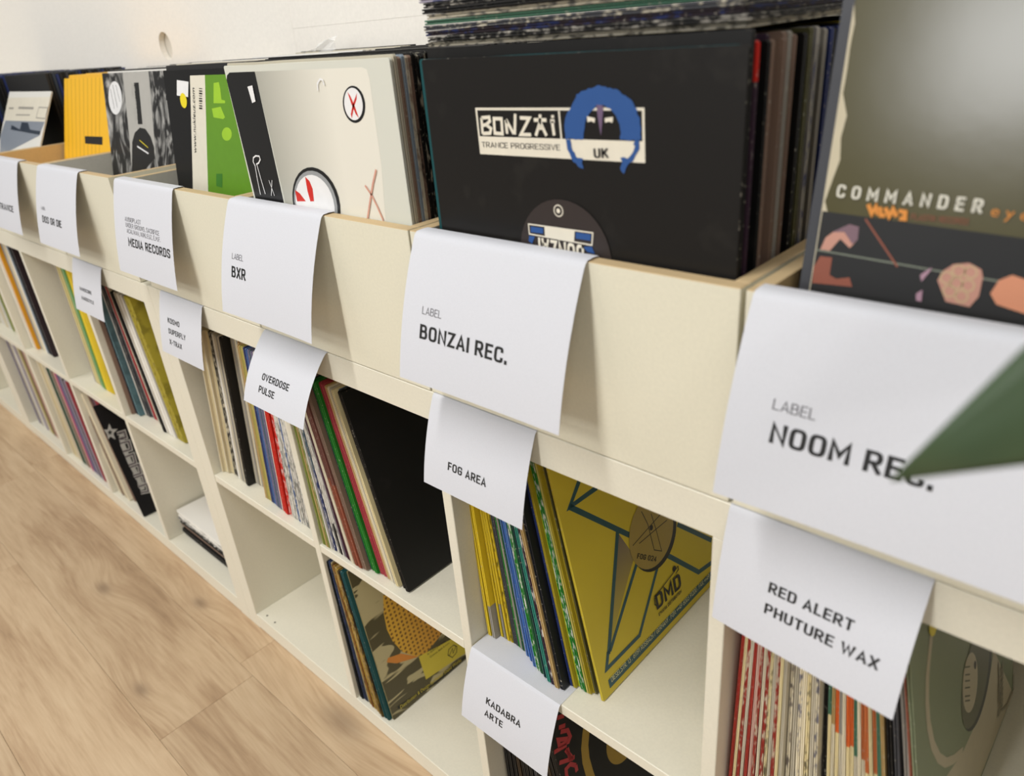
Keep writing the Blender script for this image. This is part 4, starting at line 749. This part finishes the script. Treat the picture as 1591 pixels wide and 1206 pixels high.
def noise_face(name, c1, c2, sc, lo, hi, dist=1.5, detail=4, rough=.4):
    mt = bpy.data.materials.new(name); mt.use_nodes = True; nt = mt.node_tree; b = nt.nodes['Principled BSDF']; L = nt.links.new
    tc = N(nt, 'ShaderNodeTexCoord'); mp = N(nt, 'ShaderNodeMapping'); mp.inputs['Scale'].default_value = sc; L(tc.outputs['Object'], mp.inputs[0])
    if sc[0] != sc[1]: mp.inputs['Rotation'].default_value = (0, 0, R(-35)) if name.startswith('camo') else (0, 0, 0)
    nz = N(nt, 'ShaderNodeTexNoise'); nz.inputs['Scale'].default_value = 1; nz.inputs['Detail'].default_value = detail; nz.inputs['Distortion'].default_value = dist; L(mp.outputs[0], nz.inputs['Vector'])
    cr = N(nt, 'ShaderNodeValToRGB'); cr.color_ramp.elements[0].position = lo; cr.color_ramp.elements[0].color = lin(c1); cr.color_ramp.elements[1].position = hi; cr.color_ramp.elements[1].color = lin(c2)
    L(nz.outputs['Fac'], cr.inputs[0]); L(cr.outputs[0], b.inputs['Base Color']); b.inputs['Roughness'].default_value = rough
    return mt
def cover(key, M, t, code, label, rough=.45, face=None, open_=True, glossy=.42):
    o = sleeve('record_cover', M, t, code, label, 'front record covers', open_, glossy)
    if face: o.material_slots[0].material = face
    decorate(o, key, rough); return o
PAL.update(stripetan='#b5a68c', dmdyellow='#cfbb3a', silver='#c9c9bd', nearblack='#181614', oliveface='#524d2e', ggreen='#7c8468', yellowc='#f0b92c', marbleb='#2a2a2a', whitec='#dedcd4', camoedge='#8a8058', starblack='#141315')
WORD.update(dmdyellow='yellow', silver='silver', nearblack='black', oliveface='olive', ggreen='grey green', yellowc='yellow', whitec='white', marbleb='marbled', camoedge='camouflage', starblack='black', lilacgrey='lilac grey')
cover('bonzai', M_up(-.3145, .0185, .787, 0), .0035, 'nearblack', 'black record cover with a blue tree emblem and cream lettered band', .5)
cover('bxr', M_up(-.6735, .0185, .79, 0), .0035, 'silver', 'silver grey record cover with red crosses in two round emblems', .35)
cover('green', M_up(-1.03, .06, .787, 8), .0035, 'ink', 'record cover in three strips, black, cream and green, with price sticker', .35)
cover('marble', M_up(-1.44, .105, .787, 11), .0035, 'marbleb', 'black and white marbled record cover with a white oval sticker', .35,
      noise_face('marbled_print', '#161616', '#c6c4be', (22, 9, 14), .46, .74, 3.0, 9))
cover('yellow', M_up(-1.797, .115, .787, 18), .0035, 'yellowc', 'bright yellow striped record cover in the crate with tan inside', .45)
cover('white', M_up(-2.13, .03, .787, 29), .0035, 'whitec', 'pale record cover with a grey picture, leaning back in the left crate', .3)
cover('dmd', M_side(-.1462, .034, .3925, 11.7), .003, 'dmdyellow', 'yellow record cover with dark teal triangle outlines and a round centre label', .4)
cover('camo', M_side(-.5948, .0125, .0405, 8.3), .003, 'camoedge', 'camouflage record cover with a dotted orange egg and yellow label', .4,
      noise_face('camo_print', '#4f482c', '#b9ae84', (9, 26, 9), .47, .50, .9, 2))
cover('star', M_side(-1.6094, .004, .0405, 17), .0035, 'starblack', 'black record cover with a pale star and outlined lettering', .4)
cover('cabal', M_side(-.165, .02, .0405, 14.5), .0035, 'nearblack', 'black record cover with ragged red lettering and gold arc', .5)
cover('gg', M_side(.211, .02, .3925, 11), .0035, 'ggreen', 'grey green record cover with a pale ring and round centre label', .4)
# the tall olive cover, glossy and torn along its left edge
cmd = cover('commander', M_up(.046, .018, .812, 8), .004, 'oliveface', 'tall glossy olive record cover with a dark picture strip of figures', .55, glossy=.2)
b = MB(); rr = random.Random(5); pts = [(0, .10)]
for i in range(15): pts.append((.001 + (.006 if 3 < i < 12 else .002) * rr.random(), .11 + i * .0135))
b.poly([(x, y, .00006) for x, y in pts] + [(-.0002, .31, .00006)]); b.obj('torn_edge', mat('torn_card', '#c9bfa4', .8), cmd)
sleeve('record_sleeve', M_up(.0335, .031, .812, 8), .004, 'dkgrey', 'grey record sleeve peeping out left behind the tall olive cover')
for i in range(5):
    sleeve('record_sleeve', M_flat(.032, .05, .7915 + i * .0048, 0), .0045, ['black', 'greycream', 'navy', 'black', 'grey'][i], 'record sleeve lying flat under the tall olive cover, %s from the bottom' % ordn(i + 1), 'sleeves lying under the olive cover', stuff=True)
for i in range(4):
    sleeve('record_sleeve', M_up(.036 + .003 * (i % 2), .044 + i * .011, .8155, 8), .0045, ['ink', 'navy', 'black', 'dkgrey'][i], '%s record sleeve, %s one behind the tall olive cover' % (word(['ink', 'navy', 'black', 'dkgrey'][i]), ordn(i + 2)), 'record sleeves behind the olive cover', stuff=True)

# crate B: upright rows behind the black cover
seqB = ['black', 'red/plum:.94', 'plum', 'ink', 'plum', 'greybrown', 'greybrown', 'greybrown', 'grey', 'greybrown', 'ink', 'dkolive', 'grey~navy', 'black', 'grey', 'navy', 'ink', 'nightblue', 'navy', 'ink', 'black', 'yellowolive', 'dkgrey', 'black', 'dkgrey~black', 'ink', 'nightblue', 'black', 'navy', 'dkgrey', 'black', 'plum', 'ink', 'black', 'navy', 'black']
seqB = ['black'] + seqB
sleeve('record_sleeve', M_up(-.3235, .0235, .787, 0), .0035, 'tealdark', 'teal record sleeve whose edge shows left of the black blue-tree cover')
y = .030
for i, code in enumerate(seqB[1:]):
    z = .7895 + (.006 if i == 0 else random.uniform(-.003, .002)); x = -.3215 + (.003 if i == 0 else random.uniform(-.003, .0045))
    t = .0062 if 5 < i < 30 else .0045; y += t + .0028 if i else 0
    if y > .372: break
    sleeve('record_sleeve', M_up(x, y, z, 0), t, code, '%s record sleeve, %s in the row behind the black blue-tree cover' % (word(code), ordn(i + 2)), 'record sleeves behind the blue-tree cover', stuff=i > 22)
# pile lying across them
seqP = ['greycream~ink', 'black~grey', 'plumblack~navy', 'dkgrey~greycream', 'seagreen', 'greycream~dkgrey', 'black', 'black~grey', 'lilacgrey~navy', 'ink', 'seagreen', 'dkslate~greycream', 'white2', 'greycream~dkgreen']
z = 1.1098
for i, code in enumerate(seqP):
    t = .0042
    sleeve('record_sleeve', M_flat(-.3250 + random.uniform(-.004, .004), .034 + random.uniform(-.002, .004), z + t, random.uniform(-.5, .5)), t, code, '%s record sleeve lying flat, %s up in the pile on the crate' % (word(code), ordn(i + 1)), 'pile of sleeves lying on top of the crate')
    z += t + .0003
# crate X: upright rows behind the silver cover
seqX = ['greycream', 'greybrown', 'steelgrey', 'greycream~greybrown', 'greybrown~black', 'black', 'black~greycream', 'ink', 'black~greycream', 'ink', 'black~greycream', 'black', 'ink', 'black~greycream', 'ink']
y = .0235
for i, code in enumerate(seqX):
    sleeve('record_sleeve', M_up(-.6745 + random.uniform(-.001, .002), y, .790 + random.uniform(-.001, .004), 0), .0042, code, '%s record sleeve, %s in the row behind the silver cover' % (word(code), ordn(i + 1)), 'record sleeves behind the silver cover')
    y += .0047
XY = y
# flat stack in the lower left cube
seqS = ['black', 'ink', 'black', 'black', 'pinkcream', 'greybrown', 'ink', 'white~black', 'black~white', 'white~black', 'white2', 'white2']
z = .0395
for i, code in enumerate(seqS):
    t = .0058
    sleeve('record_sleeve', M_flat(-1.4475 + [0, .004, .002, .006, .0, .002, .001, .001, 0, .002, .001, 0][i], .034 + random.uniform(0, .006) + (.02 if i == 4 else 0), z + t, 0), t, code, '%s record sleeve, %s up in the flat stack in the bottom cube' % (word(code), ordn(i + 1)), 'flat stack of sleeves in the bottom cube')
    z += t + .0004

# the far rows that only show their top edges: one joined object
st = MB(); st.v, st.f, st.m = Packed.v, Packed.f, Packed.m
def pack(x0, ys, ye, step, seq, zt, jit=.004, lean=.0):
    y = ys; i = 0
    while y < ye:
        k = pk_mat(seq[i % len(seq)]); x = x0 + random.uniform(-.001, .004); z1 = zt + random.uniform(-jit, jit*.4)
        q = len(st.v); st.box(x, y, .787, x + .312, y + step*.78, z1, mi=k); y += step; i += 1
        if lean:
            for j in range(q, len(st.v)): vx, vy, vz = st.v[j]; st.v[j] = (vx, vy + (vz - .787)*math.tan(R(lean)), vz)
pack(-.6865, XY + .001, .372, .0062, ['black', 'greycream', 'ink', 'black', 'tan', 'black', 'dkgrey', 'white2'], 1.1035)
pack(-1.042, .070, .372 - .045, .0062, ['black', 'white2', 'navy', 'greycream', 'black', 'ink'], 1.103, lean=8)
pack(-1.444, .116, .372 - .064, .0062, ['white2', 'black', 'greycream', 'black', 'ink', 'black'], 1.098, lean=11)
pack(-1.802, .127, .372 - .105, .0075, ['yellowc', 'yellowc', 'yellowc', 'yellowc', 'yellowc', 'yellowc', 'yellowc', 'yellowc', 'black', 'black'], 1.091, .001, lean=18)
pack(-2.160, .19, .372, .0075, ['black', 'black', 'dkslate', 'navy', 'black', 'ink', 'dkgrey'], 1.099, .004)
pack(-2.518, .04, .372, .0075, ['black', 'navy', 'dkslate', 'ink', 'black'], 1.1, .006)
tag(st.obj('packed_record_sleeves', [mat('packed_' + q, q, .55) for q in Packed.mats]), 'the rows of record sleeves packed behind the front covers and in the far cubes', 'records', kind='stuff')

# clear plastic sleeve sticking up behind the silver cover
def plastic():
    b = MB(); rr = random.Random(3); nu, nv = 7, 6; P = {}
    for i in range(nu):
        for j in range(nv):
            s = i/(nu-1); t = j/(nv-1)
            P[i, j] = (-1.035 + .10*s + .004*rr.uniform(-1, 1) + t*.025*s, .355 + .012*rr.uniform(-1, 1), 1.085 + t*(.010 + .030*s) + .003*rr.uniform(-1, 1))
    for i in range(nu-1):
        for j in range(nv-1): b.poly([P[i, j], P[i+1, j], P[i+1, j+1], P[i, j+1]])
    mt = bpy.data.materials.new('clear_plastic'); mt.use_nodes = True; q = mt.node_tree.nodes['Principled BSDF']; q.inputs['Base Color'].default_value = (.95, .95, .93, 1); q.inputs['Roughness'].default_value = .15; q.inputs['Alpha'].default_value = .38; q.inputs['Specular IOR Level'].default_value = .9
    nt = mt.node_tree; nz = N(nt, 'ShaderNodeTexNoise'); nz.inputs['Scale'].default_value = 90; bu = N(nt, 'ShaderNodeBump'); bu.inputs['Strength'].default_value = .6; nt.links.new(nz.outputs['Fac'], bu.inputs['Height']); nt.links.new(bu.outputs[0], q.inputs['Normal'])
    return tag(b.obj('plastic_wrap', mt), 'crumpled clear plastic wrap sticking up behind the silver cover', 'plastic wrap')
plastic()

# ---------------------------------------------------------------- paper sheets with lettering
PAPER = mat('white_paper', '#d3d4d9', .75, .25, (900, .03)); INK = mat('printed_ink', '#161616', .6); INKL = mat('printed_grey_ink', '#5c5a5e', .6)
def sheet(x, wdt, L_, y0, z0, yend, texts, label, group, flap, curl=0.0, skew=0.0, name='paper_sheet'):
    """paper folded over an edge at (y0, z0); flap = list of (y, z) points from the hidden end to the fold"""
    n = 40; k = 1.0
    def profile(ye):
        lo, hi = 0, 80
        for _ in range(30):
            am = (lo + hi)/2; y = 0; z = 0
            for i in range(n):
                s = (i + .5)/n; ang = R(am*(1.25 - .75*s) + 60*math.exp(-s*70)); ds = L_/n; y -= math.sin(ang)*ds; z -= math.cos(ang)*ds
            if -y < ye: lo = am
            else: hi = am
        pr_ = [(y0, z0)]; y, z = y0, z0
        for i in range(n):
            s = (i + .5)/n; ang = R(am*(1.25 - .75*s) + 60*math.exp(-s*70)); ds = L_/n; y -= math.sin(ang)*ds; z -= math.cos(ang)*ds; pr_.append((y, z))
        return pr_
    nu = 12; cols_ = []
    for i in range(nu + 1):
        u = i/nu; cols_.append(profile(yend + skew*(u - .5) + curl*(4*(u - .5)**2)))
    def surf(u, s, off=0):
        fu = min(max(u, 0), .9999)*nu; i = int(fu); a = fu - i; fs_ = min(max(s, 0), .9999)*n; j = int(fs_); c = fs_ - j
        def g(ii, jj): return Vector(cols_[ii][jj])
        p = (g(i, j)*(1-c) + g(i, j+1)*c)*(1-a) + (g(i+1, j)*(1-c) + g(i+1, j+1)*c)*a
        d = (g(i, j+1) - g(i, j)); nn = Vector((d[1], -d[0])).normalized()
        if nn.x > 0: nn = -nn
        p = p + nn*off
        return (x + u*wdt, p.x, p.y)
    b = MB(); nf = len(flap)
    rows_ = [[(x + wdt*i/nu, f[0], f[1]) for i in range(nu+1)] for f in flap] + [[surf(i/nu, j/n) for i in range(nu+1)] for j in range(n+1)]
    for r in rows_: b.v += r
    for r in range(len(rows_)-1):
        for i in range(nu): a = r*(nu+1) + i; b.f.append([a, a + nu + 1, a + nu + 2, a + 1]); b.m.append(0)
    o = b.obj(name, PAPER); tag(o, label, 'paper sheet', group)
    for p in o.data.polygons: p.use_smooth = True
    sm = o.modifiers.new('thickness', 'SOLIDIFY'); sm.thickness = .00022; sm.offset = 0; es = o.modifiers.new('crisp_rim', 'EDGE_SPLIT'); es.split_angle = R(40)
    for (txt, u0, s0, wd, h, wt, light) in texts:
        vs, fs = text_geo(txt, wt); tb = MB()
        for (p, q) in vs:
            u = (u0 + p*wd)/1000/wdt; s = (s0 - q*h)/1000/L_; tb.v.append(surf(u, s, .0003))
        tb.f = [list(f) for f in fs]; tb.m = [0]*len(fs); tb.obj('lettering', INKL if light else INK, o)
    return o
BF = [(.016, .915), (.0152, .935), (.0146, .9475), (.0138, .9484), (.007, .9487)]
def big(x, texts, label, yend=.043, L_=.149, wd=.21, **k):
    return sheet(x, wd, L_, -.0008, .9482, yend, texts, label, 'large sheets folded over the crate fronts', BF, **k)
SF = [(.055, .76665), (.02, .76665), (.004, .7667)]
def small(x, texts, label, yend=.033, L_=.105, wd=.149, **k):
    return sheet(x, wd, L_, -.0008, .7667, yend, texts, label, 'small sheets tucked under the crates', SF, **k)
big(.0236, [('LABEL', 31, 76.5, 29, 7.5, -.004, 1), ('NOOM REC.', 33, 99.5, 101, 14.5, .012, 0)], 'large white sheet on the rightmost crate, partly hidden by the green leaf', skew=-.004, curl=.002)
big(-.3300, [('LABEL', 28, 78, 27, 7.5, -.004, 1), ('BONZAI REC.', 27, 102.5, 116, 14.5, .012, 0)], 'large white sheet on the crate with the black blue-tree cover', yend=.046, curl=.002)
big(-.6995, [('LABEL', 25, 75.5, 27, 7.5, -.004, 1), ('BXR', 25, 99, 34, 14.5, .012, 0)], 'large white sheet on the crate with the silver red-cross cover', yend=.045, curl=.003)
big(-1.0715, [('AUDIOPLAST', 43, 63.5, 60, 7, -.006, 1), ('UNDER GROUND, SACRIFICE', 45, 72.5, 122, 7, -.006, 1), ('ACALWAN, NUKLEUZ, E.M.F.', 48, 81.5, 122, 7, -.006, 1), ('MEDIA RECORDS', 50, 102, 150, 13.5, .012, 0)], 'large white sheet with most lines of text, on the green cover crate', yend=.036)
big(-1.4408, [('LABEL', 28, 82, 24, 6, -.004, 1), ('DOS OR DIE', 30, 106, 104, 13, .012, 0)], 'large white sheet on the crate with the marbled cover')
big(-1.770, [('TRANCE', 75, 106, 98, 13, .012, 0)], 'large white sheet on the crate with yellow covers', yend=.040)
small(.0155, [('RED ALERT', 44, 57, 66, 9, .012, 0), ('PHUTURE WAX', 44, 75.5, 88, 9, .012, 0)], 'small white sheet below the rightmost crate', yend=.032, skew=.02)
small(-.3387, [('FOG AREA', 38, 77, 58, 9.5, .012, 0)], 'small white sheet over the yellow and green sleeves', yend=.032)
small(-.6906, [('OVERDOSE', 37, 66, 66, 9.5, .012, 0), ('PULSE', 35, 84, 39, 9.5, .012, 0)], 'small white sheet just left of the plain black cover', yend=.056)
small(-1.0231, [('KOSMO', 31, 49, 43, 9, .012, 0), ('SUPERFLY', 32, 67, 62, 9, .012, 0), ('X-TRAX', 33, 85.5, 45, 9, .012, 0)], 'small white sheet with three lines, at the thick double panel', yend=.026)
small(-1.4264, [('HARDCORE', 37, 60, 62, 7, .012, 0), ('HARDSTYLE', 42, 78, 64, 7, .012, 0)], 'small white sheet farthest left, below the marbled cover crate', yend=.026)
sheet(-.3343, .150, .104, -.0004, .3916, .034, [('KADABRA', 41, 60, 60, 9.5, .012, 0), ('ARTE', 41, 78, 32, 9.5, .012, 0)], 'small white sheet folded over the middle shelf, above the bottom cube', 'small sheets tucked under the crates', [(.075, .39125), (.03, .39125), (.004, .3914)])

# ---------------------------------------------------------------- plant at the right, one leaf reaching into the picture
def leaf_mesh(L_, wd, bend=.12, nu=14, nv=6):
    b = MB(); P = []
    for i in range(nu+1):
        s = i/nu; half = max(wd/2*math.sin(math.pi*(1-s)), .0004)
        row = []
        for j in range(nv+1):
            t = j/nv*2 - 1; row.append((s*L_, t*half, -bend*L_*s*s + .10*half*abs(t)*1.2))
        P.append(row)
    for r in P: b.v += r
    for i in range(nu):
        for j in range(nv): a = i*(nv+1) + j; b.f.append([a, a+nv+1, a+nv+2, a+1]); b.m.append(0)
    return b
LEAF = noise_face('leaf_green', '#34462f', '#475a3c', (6, 14, 6), .35, .65, .3, 3, .45)
POT = mat('grey_pot', '#8a8a88', .6); STEM = mat('stem_green', '#51663a', .6); SOIL = mat('potting_soil', '#3a2c22', .95, .2, (200, .5))
plant = empty('potted_plant', (.78, -.42, 0), 'potted plant whose dark green leaf tip pokes in at the right', 'plant')
def kid(o): o.matrix_parent_inverse = Matrix.Translation((-.78, .42, 0)); return o
b = MB(); n = 24; prof = [(.10, 0), (.135, .26), (.145, .27), (.145, .29), (.13, .29), (.125, .25)]
for i in range(n):
    a0, a1 = 2*math.pi*i/n, 2*math.pi*(i+1)/n
    for (r0, z0), (r1, z1) in zip(prof, prof[1:]):
        b.poly([(.78 + r0*math.cos(a0), -.42 + r0*math.sin(a0), z0), (.78 + r0*math.cos(a1), -.42 + r0*math.sin(a1), z0), (.78 + r1*math.cos(a1), -.42 + r1*math.sin(a1), z1), (.78 + r1*math.cos(a0), -.42 + r1*math.sin(a0), z1)])
b.poly([(.78 + .1*math.cos(-2*math.pi*i/n), -.42 + .1*math.sin(-2*math.pi*i/n), 0) for i in range(n)])
kid(b.obj('pot', POT, plant))
b = MB(); b.poly([(.78 + .127*math.cos(2*math.pi*i/n), -.42 + .127*math.sin(2*math.pi*i/n), .262) for i in range(n)]); kid(b.obj('soil', SOIL, plant))
def tube(pts, r0, r1):
    b = MB(); k = 8; rings = []
    for i, p in enumerate(pts):
        p = Vector(p); d = (Vector(pts[min(i+1, len(pts)-1)]) - Vector(pts[max(i-1, 0)])).normalized(); a = d.orthogonal().normalized(); c = d.cross(a); r = r0 + (r1-r0)*i/(len(pts)-1)
        rings.append([tuple(p + (a*math.cos(2*math.pi*j/k) + c*math.sin(2*math.pi*j/k))*r) for j in range(k)])
    for r in rings: b.v += r
    for i in range(len(rings)-1):
        for j in range(k): a = i*k + j; c = i*k + (j+1) % k; b.f.append([a, c, c + k, a + k]); b.m.append(0)
    return b
def ray(u, v, d):
    q = Vector(((u - 795.5)/1155.44, (v - 603)/1155.44, 1)); return CAM + Vector((sum(RC[k][0]*q[k] for k in range(3)), sum(RC[k][1]*q[k] for k in range(3)), sum(RC[k][2]*q[k] for k in range(3))))*d
def place_leaf(base, tip, wd, side, bend=.1):
    base, tip = Vector(base), Vector(tip); ex = (tip - base); L_ = ex.length; ex.normalize(); s = Vector(side); ey = (s - ex*s.dot(ex)).normalized(); ez = ex.cross(ey)
    mb = leaf_mesh(L_, wd, bend)
    # the tip must land on 'tip' although the blade droops
    mb.v = [tuple(base + ex*x + ey*y + ez*(z_ + bend*L_*(x/L_))) for x, y, z_ in mb.v]
    o = mb.obj('leaf', LEAF, plant); kid(o)
    for p in o.data.polygons: p.use_smooth = True
    so = o.modifiers.new('thick', 'SOLIDIFY'); so.thickness = .0008
TIP = Vector((0.18, -0.22, 0.973))

Rt, Up, Fw = Vector(RC[0]), -Vector(RC[1]), Vector(RC[2])
BASE = TIP + Vector((.275, .065, .25))
place_leaf(BASE, TIP, .09, Rt * -.56 + Up * .83, .03)
kid(tube([(.78, -.42, .26), (.77, -.40, .7), (.68, -.32, 1.05), tuple(BASE + Vector((.03, -.02, .01)))], .008, .003).obj('stem', STEM, plant)) if False else None
o = tube([(.78, -.42, .26), (.77, -.41, .7), (.66, -.31, 1.08), tuple(BASE)], .008, .0025).obj('stem', STEM, plant); kid(o)
for (tx, ty, tz, bx, by, bz) in ((1.05, -.2, 1.3, .775, -.415, .6), (1.0, -.75, 1.1, .778, -.42, .5), (.60, -.75, 1.15, .778, -.42, .55), (.85, -.1, 1.05, .776, -.418, .5)):
    mid = Vector((bx, by, bz)).lerp(Vector((tx, ty, tz)), .45) + Vector((0, 0, .12))
    kid(tube([(.78, -.42, .26), (bx, by, bz), tuple(mid)], .006, .002).obj('stem', STEM, plant))
    place_leaf(mid, (tx, ty, tz), .08, (0, 1, .2) if abs(tx - .78) > .15 else (1, 0, .2), .12)
# tidy: every mesh gets consistent normals where it is closed
